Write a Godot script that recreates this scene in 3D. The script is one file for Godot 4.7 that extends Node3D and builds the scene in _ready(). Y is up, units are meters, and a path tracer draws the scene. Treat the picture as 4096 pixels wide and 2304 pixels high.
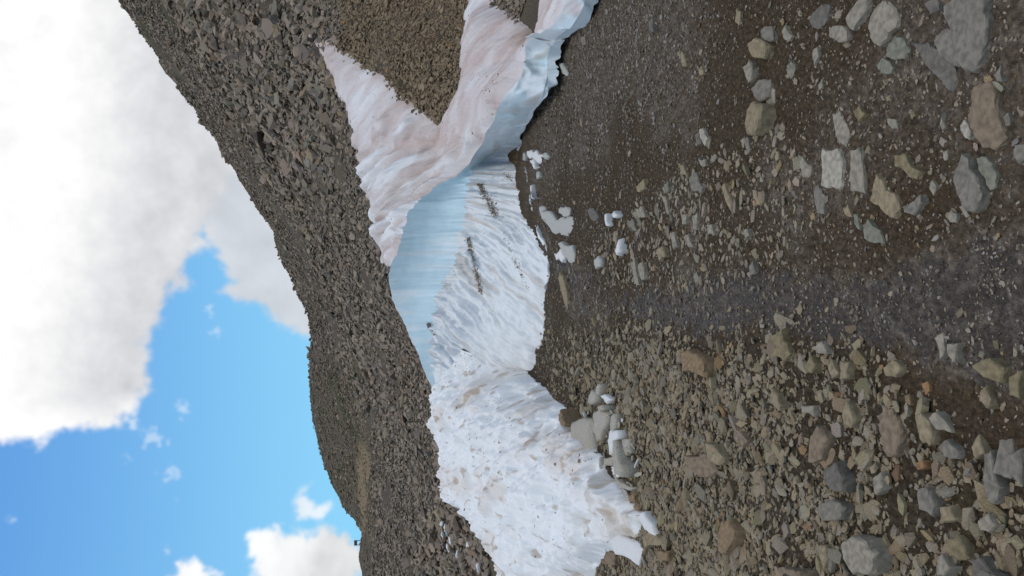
extends Node3D
# Hillside with a melting snow bank above wet stony ground. The phone was held on its side: the picture's left is up.
# Pixel (X, Y) of the 4096 x 2304 photograph: world right = (1152 - Y) / F, world up = (2048 - X) / F per metre of depth.

const F := 3525.0
const CAM_H := 1.6
const SLOPE := 0.17

var rng := RandomNumberGenerator.new()
var n_fine := FastNoiseLite.new()
var n_mid := FastNoiseLite.new()
var n_big := FastNoiseLite.new()
var n_cell := FastNoiseLite.new()
var n_ridge := FastNoiseLite.new()
var n_edge := FastNoiseLite.new()
var M := {}
var used := {}
var snow_spots := PackedVector3Array()

# ---------------------------------------------------------------- helpers
func put(X: float, Y: float, d: float) -> Vector3:
	return Vector3((1152.0 - Y) / F * d, CAM_H + (2048.0 - X) / F * d, -d)

func plane_d(X: float, lift := 0.0) -> float:
	return (CAM_H - lift) / (SLOPE + (X - 2048.0) / F)

func on_plane(X: float, Y: float, lift := 0.0) -> Vector3:
	return put(X, Y, plane_d(X, lift))

func pix(p: Vector3) -> Vector2:
	var d := -p.z
	return Vector2(2048.0 - F * (p.y - CAM_H) / d, 1152.0 - F * p.x / d)

func named(called: String) -> String:
	if not used.has(called):
		used[called] = 0
		return called
	used[called] += 1
	return "%s_%03d" % [called, used[called]]

func tag(o: Node, label: String, category: String, group := "", kind := "") -> void:
	o.set_meta("label", label)
	if category != "":
		o.set_meta("category", category)
	if group != "":
		o.set_meta("group", group)
	if kind != "":
		o.set_meta("kind", kind)

func obj(called: String, mesh: Mesh, mat: Material, parent: Node = self) -> MeshInstance3D:
	var o := MeshInstance3D.new()
	o.mesh = mesh
	if mat:
		o.material_override = mat
	if parent == self:
		o.name = named(called)
	else:
		o.name = called
	parent.add_child(o, true)
	return o

func poly(a: Array) -> PackedVector2Array:
	var r := PackedVector2Array()
	for i in range(0, a.size(), 2):
		r.append(Vector2(a[i], a[i + 1]))
	return r

func inside(p: Vector2, q: PackedVector2Array) -> bool:
	return Geometry2D.is_point_in_polygon(p, q)

func sdf(p: Vector2, q: PackedVector2Array) -> float:      # positive inside
	var best := 1e20
	var n := q.size()
	for i in n:
		var a := q[i]
		var ab := q[(i + 1) % n] - a
		var t := clampf((p - a).dot(ab) / ab.length_squared(), 0.0, 1.0)
		best = minf(best, (a + ab * t).distance_squared_to(p))
	return sqrt(best) * (1.0 if inside(p, q) else -1.0)

func grid_mesh(v: PackedVector3Array, c: PackedColorArray, nu: int, nv: int, wet := PackedByteArray()) -> ArrayMesh:
	# nu columns of nv vertices each, smooth normals
	var idx := PackedInt32Array()
	idx.resize((nu - 1) * (nv - 1) * 6)
	var nrm := PackedVector3Array()
	nrm.resize(v.size())
	var k := 0
	for i in nu - 1:
		for j in nv - 1:
			var a := i * nv + j
			var b := a + nv
			idx[k] = a; idx[k + 1] = a + 1; idx[k + 2] = b
			idx[k + 3] = b; idx[k + 4] = a + 1; idx[k + 5] = b + 1
			k += 6
	for i in nu:
		for j in nv:
			var du := v[mini(i + 1, nu - 1) * nv + j] - v[maxi(i - 1, 0) * nv + j]
			var dv := v[i * nv + mini(j + 1, nv - 1)] - v[i * nv + maxi(j - 1, 0)]
			nrm[i * nv + j] = du.cross(dv).normalized()
	var arr := []
	arr.resize(Mesh.ARRAY_MAX)
	arr[Mesh.ARRAY_VERTEX] = v
	arr[Mesh.ARRAY_NORMAL] = nrm
	arr[Mesh.ARRAY_COLOR] = c
	arr[Mesh.ARRAY_INDEX] = idx
	var m := ArrayMesh.new()
	if wet.is_empty():
		m.add_surface_from_arrays(Mesh.PRIMITIVE_TRIANGLES, arr)
		return m
	# two surfaces: dry first, wet second
	var split := [PackedInt32Array(), PackedInt32Array()]
	for q in range(0, idx.size(), 6):
		split[wet[idx[q]]].append_array(idx.slice(q, q + 6))
	for q in 2:
		arr[Mesh.ARRAY_INDEX] = split[q]
		m.add_surface_from_arrays(Mesh.PRIMITIVE_TRIANGLES, arr)
		m.surface_set_material(q, M.wet_mud if q == 1 else M.mud)
	return m

# a table of rows [Y, v, v, ...]: all values at Y, smoothly
func row_at(t: Array, Y: float) -> PackedFloat32Array:
	var i := 0
	while i < t.size() - 2 and Y > t[i + 1][0]:
		i += 1
	var w := clampf((Y - t[i][0]) / (t[i + 1][0] - t[i][0]), 0.0, 1.0)
	var p0: Array = t[maxi(i - 1, 0)]
	var p1: Array = t[i]
	var p2: Array = t[i + 1]
	var p3: Array = t[mini(i + 2, t.size() - 1)]
	var r := PackedFloat32Array()
	for k in range(1, p1.size()):
		# finite-difference cubic, limited so that it does not overshoot
		var h: float = p2[0] - p1[0]
		var s: float = (p2[k] - p1[k]) / h
		var m1: float = s if i == 0 else 0.5 * (s + (p1[k] - p0[k]) / (p1[0] - p0[0]))
		var m2: float = s if i + 2 >= t.size() else 0.5 * (s + (p3[k] - p2[k]) / (p3[0] - p2[0]))
		var w2 := w * w
		var w3 := w2 * w
		r.append((2 * w3 - 3 * w2 + 1) * p1[k] + (w3 - 2 * w2 + w) * h * m1 + (3 * w2 - 2 * w3) * p2[k] + (w3 - w2) * h * m2)
	return r

# ---------------------------------------------------------------- terrain
# Y, front edge X, then six points (X, depth): behind the snow ... crest, dip, ridge
var TERRAIN := [
	[-900, 2480, 2180, 8.0, 1860, 10.4, 1300, 13.4, 900, 16.0, 500, 19.0, -100, 26.0],
	[-400, 2450, 2150, 8.0, 1850, 10.3, 1300, 13.3, 1010, 15.4, 730, 18.3, 215, 24.6],
	[0, 2370, 2130, 8.0, 1845, 10.3, 1300, 13.3, 1050, 15.2, 800, 17.9, 477, 23.4],
	[111, 2270, 2115, 7.9, 1828, 10.0, 1400, 12.4, 1110, 14.7, 835, 18.0, 549, 23.5],
	[238, 2220, 2080, 8.0, 1806, 9.8, 1490, 11.7, 1230, 13.7, 930, 17.4, 636, 23.8],
	[374, 2185, 2000, 8.6, 1750, 10.0, 1510, 11.6, 1340, 12.85, 1030, 17.2, 723, 24.2],
	[461, 2139, 1955, 8.95, 1700, 10.3, 1500, 11.7, 1372, 12.7, 1063, 17.4, 795, 24.5],
	[588, 2068, 1885, 9.75, 1655, 10.8, 1500, 11.8, 1400, 12.5, 1125, 17.5, 875, 25.0],
	[707, 2112, 1795, 9.9, 1615, 10.6, 1500, 11.4, 1430, 12.0, 1172, 18.0, 954, 25.6],
	[811, 2126, 1725, 10.0, 1575, 10.6, 1492, 11.2, 1456, 11.7, 1226, 18.5, 1017, 26.5],
	[938, 2165, 1675, 9.75, 1563, 10.3, 1508, 10.8, 1485, 11.3, 1270, 18.8, 1097, 28.0],
	[1017, 2186, 1645, 9.6, 1560, 10.1, 1525, 10.6, 1503, 11.0, 1293, 19.2, 1113, 29.5],
	[1145, 2187, 1630, 9.5, 1570, 9.85, 1545, 10.3, 1514, 11.3, 1335, 20.3, 1176, 33.0],
	[1272, 2174, 1665, 9.6, 1615, 9.95, 1575, 10.9, 1525, 12.8, 1382, 21.6, 1232, 38.0],
	[1351, 2170, 1690, 9.7, 1650, 10.0, 1590, 11.5, 1530, 14.0, 1400, 22.5, 1245, 42.0],
	[1463, 2125, 1758, 9.6, 1698, 10.2, 1620, 12.0, 1550, 15.0, 1420, 23.0, 1235, 50.0],
	[1566, 2200, 1750, 9.5, 1708, 10.0, 1620, 12.3, 1540, 16.0, 1440, 24.0, 1238, 57.0],
	[1677, 2290, 1770, 9.3, 1718, 9.8, 1620, 12.5, 1500, 18.0, 1450, 26.0, 1250, 63.0],
	[1765, 2390, 1780, 9.2, 1730, 9.6, 1620, 12.5, 1472, 19.8, 1468, 28.0, 1272, 67.0],
	[1844, 2470, 1790, 9.1, 1740, 9.5, 1620, 12.5, 1482, 20.0, 1498, 29.8, 1288, 70.0],
	[1900, 2510, 1795, 9.1, 1743, 9.5, 1620, 12.5, 1474, 20.0, 1494, 30.6, 1312, 72.5],
	[2019, 2550, 1805, 9.1, 1755, 9.4, 1620, 12.5, 1466, 20.0, 1490, 31.0, 1367, 78.0],
	[2099, 2545, 1860, 8.8, 1795, 9.2, 1625, 12.5, 1465, 20.0, 1485, 32.0, 1431, 82.0],
	[2131, 2535, 1890, 8.7, 1815, 9.1, 1630, 12.5, 1465, 20.0, 1485, 32.0, 1450, 84.0],
	[2180, 2480, 1915, 8.5, 1845, 8.9, 1635, 12.5, 1467, 20.0, 1485, 32.0, 1441, 85.0],
	[2230, 2430, 1940, 8.3, 1870, 8.7, 1640, 12.5, 1470, 20.0, 1485, 32.0, 1437, 86.0],
	[2304, 2380, 1970, 8.1, 1910, 8.5, 1650, 12.5, 1475, 20.0, 1485, 32.0, 1452, 88.0],
	[2700, 2330, 2010, 8.0, 1940, 8.5, 1670, 12.5, 1490, 20.0, 1495, 32.0, 1470, 92.0],
	[3300, 2330, 2010, 8.0, 1940, 8.5, 1670, 12.5, 1490, 20.0, 1495, 32.0, 1500, 96.0]]

var prof_d := {}      # cache by column: depths and heights of the profile
var prof_y := {}
const STEP := 6.0

func profile(col: int) -> void:
	if prof_d.has(col):
		return
	var r := row_at(TERRAIN, clampf(col * STEP, -900.0, 3300.0))
	var ds := PackedFloat32Array([plane_d(r[0])])
	var ys := PackedFloat32Array([SLOPE * plane_d(r[0])])
	var Yc := col * STEP
	var hid := maxf(r[2] - 0.3, ds[0] + 0.1)
	var y1 := CAM_H + (2048.0 - r[1]) / F * r[2]
	var straight := lerpf(ys[0], y1, (hid - ds[0]) / (r[2] - ds[0])) - 0.04
	ds.append(hid)
	ys.append(lerpf(straight, minf(straight, SLOPE * hid + 0.08), smoothstep(540.0, 640.0, Yc) * smoothstep(1500.0, 1420.0, Yc)))
	for k in 6:
		var d := r[2 + 2 * k]
		ds.append(d)
		ys.append(CAM_H + (2048.0 - r[1 + 2 * k]) / F * d)
	ds.append(ds[7] * 1.08)
	ys.append(ys[7] - 0.5)
	ds.append(ds[7] * 1.5)
	ys.append(ys[7] - 9.0)
	prof_d[col] = ds
	prof_y[col] = ys

func col_h(col: int, d: float) -> float:
	profile(col)
	var ds: PackedFloat32Array = prof_d[col]
	if d <= ds[0]:
		return SLOPE * d
	var ys: PackedFloat32Array = prof_y[col]
	for k in range(1, ds.size()):
		if d <= ds[k]:
			return lerpf(ys[k - 1], ys[k], (d - ds[k - 1]) / (ds[k] - ds[k - 1]))
	return ys[ys.size() - 1]

func ground_h(x: float, z: float) -> float:
	var d := -z
	if d < 1.0:
		return SLOPE * d
	var c := clampf((1152.0 - F * x / d) / STEP, -150.0, 550.0)
	var i := floori(c)
	return lerpf(col_h(i, d), col_h(i + 1, d), c - i)

func slope_d(X: float, Y: float) -> float:       # depth at which the ray of a pixel meets the slope behind the snow, 0 if it does not
	var c := roundi(Y / STEP)
	profile(c)
	var ds: PackedFloat32Array = prof_d[c]
	var ys: PackedFloat32Array = prof_y[c]
	var b := (2048.0 - X) / F
	for k in range(2, 7 + 1):
		var e0 := ys[k - 1] - CAM_H - b * ds[k - 1]
		var e1 := ys[k] - CAM_H - b * ds[k]
		if e0 <= 0.0 and e1 > 0.0:
			return lerpf(ds[k - 1], ds[k], e0 / (e0 - e1))
	return 0.0

func mud_relief(x: float, z: float) -> float:
	return n_mid.get_noise_2d(x * 2.2, z * 2.2) * 0.028 + n_mid.get_noise_2d(x * 9.0 + 40.0, z * 9.0) * 0.011 + n_fine.get_noise_2d(x * 30.0, z * 42.0) * 0.012 + n_fine.get_noise_2d(x * 95.0 + 7.0, z * 120.0) * 0.006

var GRIT_A := poly([2200, 1000, 2450, 1180, 2700, 1150, 3100, 1080, 3500, 1150, 3900, 960, 4250, 900, 4250, 1680, 3850, 1520, 3450, 1340, 3000, 1290, 2700, 1310, 2350, 1250])
var GRIT_B := poly([2250, 150, 2420, 0, 2550, -150, 2800, -150, 2850, 330, 2700, 520, 2420, 660, 2200, 700, 2150, 560])

func build_terrain() -> void:
	# columns: dense inside the frame, coarse outside
	var cols := PackedFloat32Array()
	var Y := -9000.0
	while Y < 11300.0:
		cols.append(Y)
		Y += 4.6 if (Y > -120.0 and Y < 2420.0) else 45.0 if (Y > -1500.0 and Y < 3800.0) else 400.0
	var nu := cols.size()
	# mud in front of the snow, running on under it
	var nv := 430
	var v := PackedVector3Array()
	var c := PackedColorArray()
	v.resize(nu * nv)
	c.resize(nu * nv)
	var wet := PackedByteArray()
	wet.resize(nu * nv)
	var damp := Color(0.078, 0.060, 0.043)
	var dark := Color(0.108, 0.076, 0.045)
	var grey := Color(0.27, 0.222, 0.178)
	var tan := Color(0.085, 0.064, 0.041)
	for i in nu:
		var a := (1152.0 - cols[i]) / F
		var far := minf(plane_d(row_at(TERRAIN, clampf(cols[i], -900.0, 3300.0))[0]) + 0.5, 9.8)
		for j in nv:
			var t := j / float(nv - 1)
			var d := 1.0 / lerpf(1.0 / 1.1, 1.0 / far, pow(t, 0.8))
			var x := a * d
			var y := ground_h(x, -d) + mud_relief(x, -d)
			v[i * nv + j] = Vector3(x, y, -d)
			var g := n_big.get_noise_2d(x * 1.1 + 7.0, d * 1.1) + 0.45 * n_mid.get_noise_2d(x * 4.0, d * 4.0)
			var here := pix(v[i * nv + j])
			g = g * 0.6 + 0.4 * smoothstep(-120.0, 80.0, maxf(sdf(here, GRIT_A), sdf(here, GRIT_B)))
			var crust := smoothstep(0.0, 0.45, g) * (0.35 + 0.65 * smoothstep(-0.1, 0.35, n_fine.get_noise_2d(x * 26.0 + 9.0, d * 26.0)))
			var px := pix(v[i * nv + j])
			var rub := smoothstep(1290.0, 1420.0, px.y + 90.0 * n_mid.get_noise_2d(x * 3.0, d * 3.0) - maxf(0.0, px.x - 3300.0) * 0.55)
			var run := sdf(here, GRIT_A) + 90.0 * n_mid.get_noise_2d(x * 2.5 + 3.0, d * 2.5) + 110.0 * n_fine.get_noise_2d(x * 8.0, d * 16.0)
			wet[i * nv + j] = 1 if run > 10.0 else 0
			c[i * nv + j] = dark.lerp(grey, crust * 0.72).lerp(tan, rub * 0.7).lerp(damp, smoothstep(-10.0, 30.0, run) * (1.0 - 0.55 * crust))
	var gm := grid_mesh(v, c, nu, nv, wet)
	# hillside behind
	var segs := [0, 6, 6, 10, 14, 14, 34, 60, 6, 4]
	nv = 1
	for s in segs:
		nv += s
	v = PackedVector3Array()
	c = PackedColorArray()
	v.resize(nu * nv)
	c.resize(nu * nv)
	for i in nu:
		var ci := clampf(cols[i] / STEP, -150.0, 549.0)
		var i0 := floori(ci)
		profile(i0); profile(i0 + 1)
		var a := (1152.0 - cols[i]) / F
		var j := 0
		for k in range(0, 10):
			var n: int = segs[k]
			for q in (n if k > 0 else 1):
				var t := (q + 1) / float(n) if k > 0 else 1.0
				var k0 := maxi(k - 1, 0)
				var d0 := lerpf(prof_d[i0][k0], prof_d[i0 + 1][k0], ci - i0)
				var d1 := lerpf(prof_d[i0][k], prof_d[i0 + 1][k], ci - i0)
				var d := lerpf(d0, d1, t)
				if k == 0:
					d += 0.15
				var x := a * d
				var y := ground_h(x, -d)
				if k > 0:
					y += 0.06 * n_mid.get_noise_2d(x * 0.9, d * 0.9) * smoothstep(8.0, 14.0, d) * (1.0 + d * 0.03) - 0.015
				else:
					y -= 0.06
				v[i * nv + j] = Vector3(x, y, -d)
				c[i * nv + j] = slope_soil(pix(v[i * nv + j]), x, d)
				j += 1
	var hm := grid_mesh(v, c, nu, nv)
	var g := obj("ground", gm, null)
	tag(g, "wet brown mud and grit in front of the snow", "ground", "", "structure")
	var h := obj("hillside", hm, M.soil)
	tag(h, "grey brown scree hillside rising behind the snow", "hillside", "", "structure")
	# the slope goes on down behind the photographer
	var st := SurfaceTool.new()
	st.begin(Mesh.PRIMITIVE_TRIANGLES)
	var xs := [-140.0, -50.0, -16.0, -6.0, -3.0, -1.5, 0.0, 1.5, 3.0, 6.0, 16.0, 50.0, 140.0]
	var zs := [-1.2, 0.0, 2.0, 6.0, 15.0, 40.0, 120.0]
	for i in xs.size() - 1:
		for j in zs.size() - 1:
			var q := []
			for o in [[i, j], [i + 1, j], [i + 1, j + 1], [i, j + 1]]:
				q.append(Vector3(xs[o[0]], -SLOPE * zs[o[1]] - 0.03 + (mud_relief(xs[o[0]], zs[o[1]]) if zs[o[1]] > 0.0 else -0.03), zs[o[1]]))
			for k in [0, 1, 2, 0, 2, 3]:
				st.set_color(dark)
				st.add_vertex(q[k])
	st.generate_normals()
	var b := obj("lower_slope", st.commit(), M.mud)
	tag(b, "muddy stony slope running down behind the viewer", "ground", "", "structure")

var TAN_BAND := poly([1436, 1750, 1462, 1775, 1484, 1815, 1482, 1880, 1472, 1940, 1470, 2150, 1450, 2140, 1440, 2060, 1428, 1960, 1418, 1880])

func slope_soil(p: Vector2, x: float, d: float) -> Color:
	var c := Color(0.13, 0.105, 0.077)
	var n := n_mid.get_noise_2d(x * 1.6, d * 1.6)
	c = c.lerp(Color(0.16, 0.13, 0.09), smoothstep(0.0, 0.35, n))
	if p.y > 1500.0 and d > 20.0:
		var s := sdf(p, TAN_BAND) + 26.0 * n_mid.get_noise_2d(x * 0.5, d * 0.35)
		c = c.lerp(Color(0.31, 0.235, 0.135), smoothstep(-16.0, 16.0, s))
		c = c.lerp(Color(0.085, 0.088, 0.045), smoothstep(0.18, 0.4, n_mid.get_noise_2d(x * 0.8 + 30.0, d * 0.3)) * 0.8 * (1.0 - smoothstep(-6.0, 10.0, s)))
	var sky := skyline(p.y)
	if p.x - sky < 190.0 and p.y < 1200.0:
		var g := n_mid.get_noise_2d(x * 1.2 + 90.0, d * 0.8)
		c = c.lerp(Color(0.095, 0.092, 0.05), smoothstep(0.1, 0.35, g) * 0.8)
	return c

func skyline(Y: float) -> float:
	for i in TERRAIN.size() - 1:
		if Y <= TERRAIN[i + 1][0]:
			return lerpf(TERRAIN[i][12], TERRAIN[i + 1][12], clampf((Y - TERRAIN[i][0]) / float(TERRAIN[i + 1][0] - TERRAIN[i][0]), 0.0, 1.0))
	return 1452.0

# ---------------------------------------------------------------- snow bank
# Y, front X, kink X, d, lip X, d, back X, d
var BANK := [
	[-900, 2560, 2556, 4.98, 2545, 5.1, 1205, 13.9],
	[-700, 2530, 2518, 5.15, 2490, 5.3, 1205, 13.9],
	[-420, 2480, 2455, 5.45, 2390, 5.6, 1205, 13.9],
	[-150, 2420, 2392, 5.72, 2325, 5.9, 1205, 13.9],
	[0, 2370, 2340, 5.85, 2285, 6.0, 1205, 13.9],
	[100, 2310, 2280, 6.25, 2210, 6.42, 1205, 13.9],
	[80, 2330, 2300, 6.1, 2235, 6.25, 1205, 13.9],
	[150, 2245, 2215, 6.75, 2118, 6.9, 1215, 13.75],
	[125, 2275, 2245, 6.52, 2155, 6.65, 1205, 13.85],
	[190, 2225, 2200, 6.9, 2112, 7.05, 1235, 13.6],
	[220, 2218, 2190, 6.98, 2108, 7.1, 1245, 13.5],
	[300, 2215, 2188, 7.0, 2070, 7.1, 1285, 13.2],
	[380, 2205, 2172, 7.1, 2010, 7.25, 1325, 13.0],
	[450, 2148, 2112, 7.75, 1988, 7.75, 1352, 12.9],
	[540, 2085, 2052, 8.6, 1936, 8.5, 1380, 12.7],
	[620, 2067, 1965, 9.35, 1895, 9.05, 1400, 12.6],
	[684, 2108, 1890, 9.3, 1850, 9.2, 1420, 12.2],
	[763, 2118, 1868, 9.35, 1722, 9.35, 1440, 11.9],
	[850, 2130, 1856, 9.3, 1636, 9.38, 1463, 11.6],
	[986, 2180, 1836, 9.2, 1594, 9.3, 1503, 10.9],
	[1097, 2194, 1792, 9.15, 1552, 9.25, 1590, 9.75],
	[1192, 2175, 1744, 9.15, 1566, 9.25, 1605, 9.65],
	[1320, 2178, 1716, 9.3, 1628, 9.35, 1668, 9.68],
	[1431, 2150, 1724, 9.45, 1678, 9.45, 1705, 9.75],
	[1560, 2100, 1746, 9.5, 1730, 9.5, 1752, 9.8]]

var BANK_MASK := poly([1205, 120, 1290, 300, 1367, 445, 1399, 588, 1439, 747, 1479, 906, 1500, 1000, 1480, 1113, 1480, 1170, 1500, 1260, 1560, 1390, 1620, 1480, 1650, 1640, 2600, 1640, 2700, -500, 2560, -860, 2380, -700, 2200, -400, 2135, 0, 2108, 135, 2067, 116, 2009, 53, 1942, 19, 1915, -300, 1880, -520, 1848, -300, 1843, 0, 1829, 95, 1813, 223, 1797, 350, 1743, 461, 1728, 503, 1638, 429, 1558, 366, 1510, 294, 1431, 262, 1345, 195])

func bank_row(Y: float) -> PackedFloat32Array:      # the table with the raggedness of the lip and of the wall's foot
	var r := row_at(BANK, Y)
	r.append(r[1])
	var on := smoothstep(640.0, 720.0, Y) * smoothstep(1540.0, 1450.0, Y)
	r[1] += on * (30.0 * n_mid.get_noise_1d(Y * 0.06) + 10.0 * n_fine.get_noise_1d(Y * 0.16))
	r[3] += on * (8.0 * n_mid.get_noise_1d(Y * 0.09 + 40.0) + 7.0 * n_fine.get_noise_1d(Y * 0.2 + 70.0)) * smoothstep(1100.0, 950.0, Y)
	return r

func bank_point(r: PackedFloat32Array, Y: float, part: int, t: float) -> Vector3:
	var front_d := plane_d(r[0])
	var kink := put(r[1], Y, r[2])
	var lip := put(r[3], Y, r[4])
	if part == 1:       # wall: kink to lip, hollowed
		var p := kink.lerp(lip, t)
		var hollow := 0.07 * sin(PI * t) * smoothstep(600.0, 700.0, Y) * smoothstep(1350.0, 1000.0, Y)
		return p + Vector3((1152.0 - Y) / F * hollow, 0, -hollow)
	# apron: from the front edge up to the kink
	var under := smoothstep(600.0, 540.0, Y)
	var edge := put(r[0], Y, front_d - 0.03).lerp(put(r[0], Y, minf(r[2] - 0.02, front_d - 0.16)), under)
	var even := put(r[7], Y, r[2])
	var q := edge.lerp(even, t) + (kink - even) * smoothstep(0.82, 1.0, t)
	q.y -= (0.16 + 0.08 * smoothstep(950.0, 750.0, Y)) * sin(PI * t) * (1.0 - under) * smoothstep(1500.0, 900.0, Y)
	return q

func snow_tint(w: float, dirt: float) -> Color:
	return Color(0.80, 0.80, 0.805).lerp(Color(0.56, 0.44, 0.40), clampf(w, 0.0, 1.0)).lerp(Color(0.30, 0.215, 0.15), clampf(dirt, 0.0, 1.0))

func build_bank() -> void:
	var root := Node3D.new()
	root.name = named("snow_bank")
	add_child(root)
	tag(root, "hollowed bank of old snow with pink stained top and blue ice wall", "snow bank")
	var nu := 760
	var y0 := -900.0
	var y1 := 1560.0
	# --- top: from the lip back up the slope
	var nv := 220
	var v := PackedVector3Array(); var c := PackedColorArray()
	v.resize(nu * nv); c.resize(nu * nv)
	for i in nu:
		var Y := lerpf(y0, y1, i / float(nu - 1))
		var r := bank_row(Y)
		var lip := put(r[3], Y, r[4])
		var ragged := wall_relief(lip, Y, 1.0)
		var back := put(r[5], Y, r[6])
		var a := (1152.0 - Y) / F
		for j in nv:
			var s := j / float(nv - 1)
			var se := s * s * 0.35 + s * 0.65
			var d := lerpf(-lip.z, r[6] + 0.25, se) - ragged.z * smoothstep(0.12, 0.0, s)
			var x := a * d + (lip.x - a * -lip.z) + a * ragged.z * smoothstep(0.12, 0.0, s)
			var yl := lerpf(lip.y, back.y, se) + ragged.y * smoothstep(0.12, 0.0, s)
			var g := ground_h(x, -d)
			var along := n_ridge.get_noise_2d(x * 5.5 + d * 2.2, d * 1.3 - x * 0.6)
			var deep := smoothstep(0.3, 0.5, yl - g) * smoothstep(560.0, 640.0, Y)
			var w := smoothstep(0.0, lerpf(0.12, 0.55, smoothstep(150.0, 420.0, Y)), s)
			var p := pix(Vector3(x, lerpf(maxf(yl, g + 0.08), lerpf(g + 0.08, yl, deep), w), -d))
			var m := sdf(p, BANK_MASK) + 16.0 * n_mid.get_noise_2d(x * 6.0 + d * 2.0, d * 1.5) + 9.0 * n_fine.get_noise_2d(x * 14.0 + d * 5.0, d * 3.0)
			var thick := 0.13 * (1.0 - exp(-maxf(m, 0.0) / 45.0)) * smoothstep(1120.0, 1000.0, Y) - 0.15 * smoothstep(1040.0, 1150.0, Y)
			var y := lerpf(maxf(yl, g + thick), lerpf(g + thick, yl, deep), w)
			var fade := smoothstep(0.0, 0.08, s)
			var rough := smoothstep(560.0, 700.0, Y) * 0.7 + 0.3
			var cups := n_cell.get_noise_2d(x * 4.5 + d * 1.8, d * 2.0) + 0.6
			var cell := (n_edge.get_noise_2d(x * 3.0 + d * 1.3, d * 1.0) + 1.0) * smoothstep(430.0, 560.0, Y + 60.0 * n_mid.get_noise_2d(x * 3.0, d * 3.0))
			var inland := smoothstep(1090.0, 900.0, Y)
			y += fade * 0.10 * smoothstep(0.0, 0.55, cell) * smoothstep(0.0, 40.0, m) * inland
			y += fade * (rough * (0.05 * along + 0.05 * n_ridge.get_noise_2d(x * 15.0 + d * 5.0, d * 3.5) + 0.07 * cups) * inland + 0.012 * n_fine.get_noise_2d(x * 22.0, d * 14.0)) * smoothstep(0.0, 40.0, m)
			y += fade * 0.05 * n_big.get_noise_2d(x * 1.3, d * 1.3) * smoothstep(0.0, 60.0, m)
			if m < 0.0:
				y = maxf(minf(y, g + 0.03) + maxf(m * 0.009, -0.3), yl - (0.35 if Y > 900.0 else 9.0))
			v[i * nv + j] = Vector3(x, y, -d)
			if m > 14.0 and rng.randf() < 0.02 * (0.3 + smoothstep(0.2, 0.0, cell)): snow_spots.append(v[i * nv + j])
			var pink := 0.70 + 0.55 * n_big.get_noise_2d(x * 1.4 + 20.0, d * 1.0) - 0.75 * smoothstep(0.0, 0.5, along) * rough + 0.5 * n_mid.get_noise_2d(x * 5.0 + d * 2.0, d * 1.6) - 0.8 * smoothstep(0.35, 0.8, cell)
			var dirt := smoothstep(0.30, 0.62, n_ridge.get_noise_2d(x * 6.5 + d * 2.6 + 50.0, d * 1.6)) * 0.5 * rough + 0.35 * smoothstep(26.0, 4.0, m) * smoothstep(-0.1, 0.4, n_mid.get_noise_2d(x * 7.0, d * 7.0))
			dirt += 0.30 * smoothstep(0.22, 0.03, cell) * smoothstep(560.0, 640.0, Y) * smoothstep(-0.2, 0.3, n_mid.get_noise_2d(x * 4.0 + 8.0, d * 4.0))
			# grit washed onto the snow beside the gravel notch
			dirt += 0.5 * smoothstep(60.0, 10.0, p.distance_to(Vector2(2085, 150)) + 18.0 * n_mid.get_noise_2d(x * 8.0, d * 8.0)) + 0.4 * smoothstep(45.0, 5.0, p.distance_to(Vector2(1722, 590)) + 18.0 * n_mid.get_noise_2d(x * 8.0, d * 8.0))
			c[i * nv + j] = snow_tint(pink - 0.5 * smoothstep(980.0, 1120.0, Y + 60.0 * n_mid.get_noise_2d(x * 6.0, d * 6.0)), dirt)
	obj("snow_surface", grid_mesh(v, c, nu, nv), M.snow, root)
	# --- wall of blue ice
	nv = 64
	v = PackedVector3Array(); c = PackedColorArray()
	v.resize(nu * nv); c.resize(nu * nv)
	for i in nu:
		var Y := lerpf(y0, y1, i / float(nu - 1))
		var r := bank_row(Y)
		for j in nv:
			var t := j / float(nv - 1)
			var p := bank_point(r, Y, 1, t)
			p += wall_relief(p, Y, t)
			v[i * nv + j] = p
			var ice := Color(0.66, 0.83, 0.90)
			var n := n_big.get_noise_2d(p.x * 2.5, p.y * 1.2) + 0.9 * n_ridge.get_noise_2d(p.x * 16.0, p.y * 1.0)
			ice = ice.lerp(Color(0.81, 0.875, 0.90), smoothstep(-0.1, 0.6, n) * 0.8)
			if Y < 640.0:
				var k := smoothstep(-0.15, 0.35, n_mid.get_noise_3d(p.x * 2.5, p.y * 2.5, p.z * 2.5))
				ice = ice.lerp(Color(0.67, 0.70, 0.72), k * 0.8)
				ice = ice.lerp(Color(0.66, 0.545, 0.51), 0.6 * smoothstep(0.1, 0.4, n_mid.get_noise_3d(p.x * 3.0 + 30.0, p.y * 3.0, p.z * 3.0)) * smoothstep(260.0, 60.0, Y))
				ice = ice.lerp(Color(0.5, 0.42, 0.33), 0.55 * smoothstep(0.28, 0.5, n_ridge.get_noise_2d(p.x * 8.0 + 15.0, p.y * 4.0)))
			c[i * nv + j] = ice
	obj("ice_wall", grid_mesh(v, c, nu, nv), M.ice, root)
	# --- apron below, then tucked under
	nv = 150
	var tuck := 10
	v = PackedVector3Array(); c = PackedColorArray()
	v.resize(nu * nv); c.resize(nu * nv)
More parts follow.
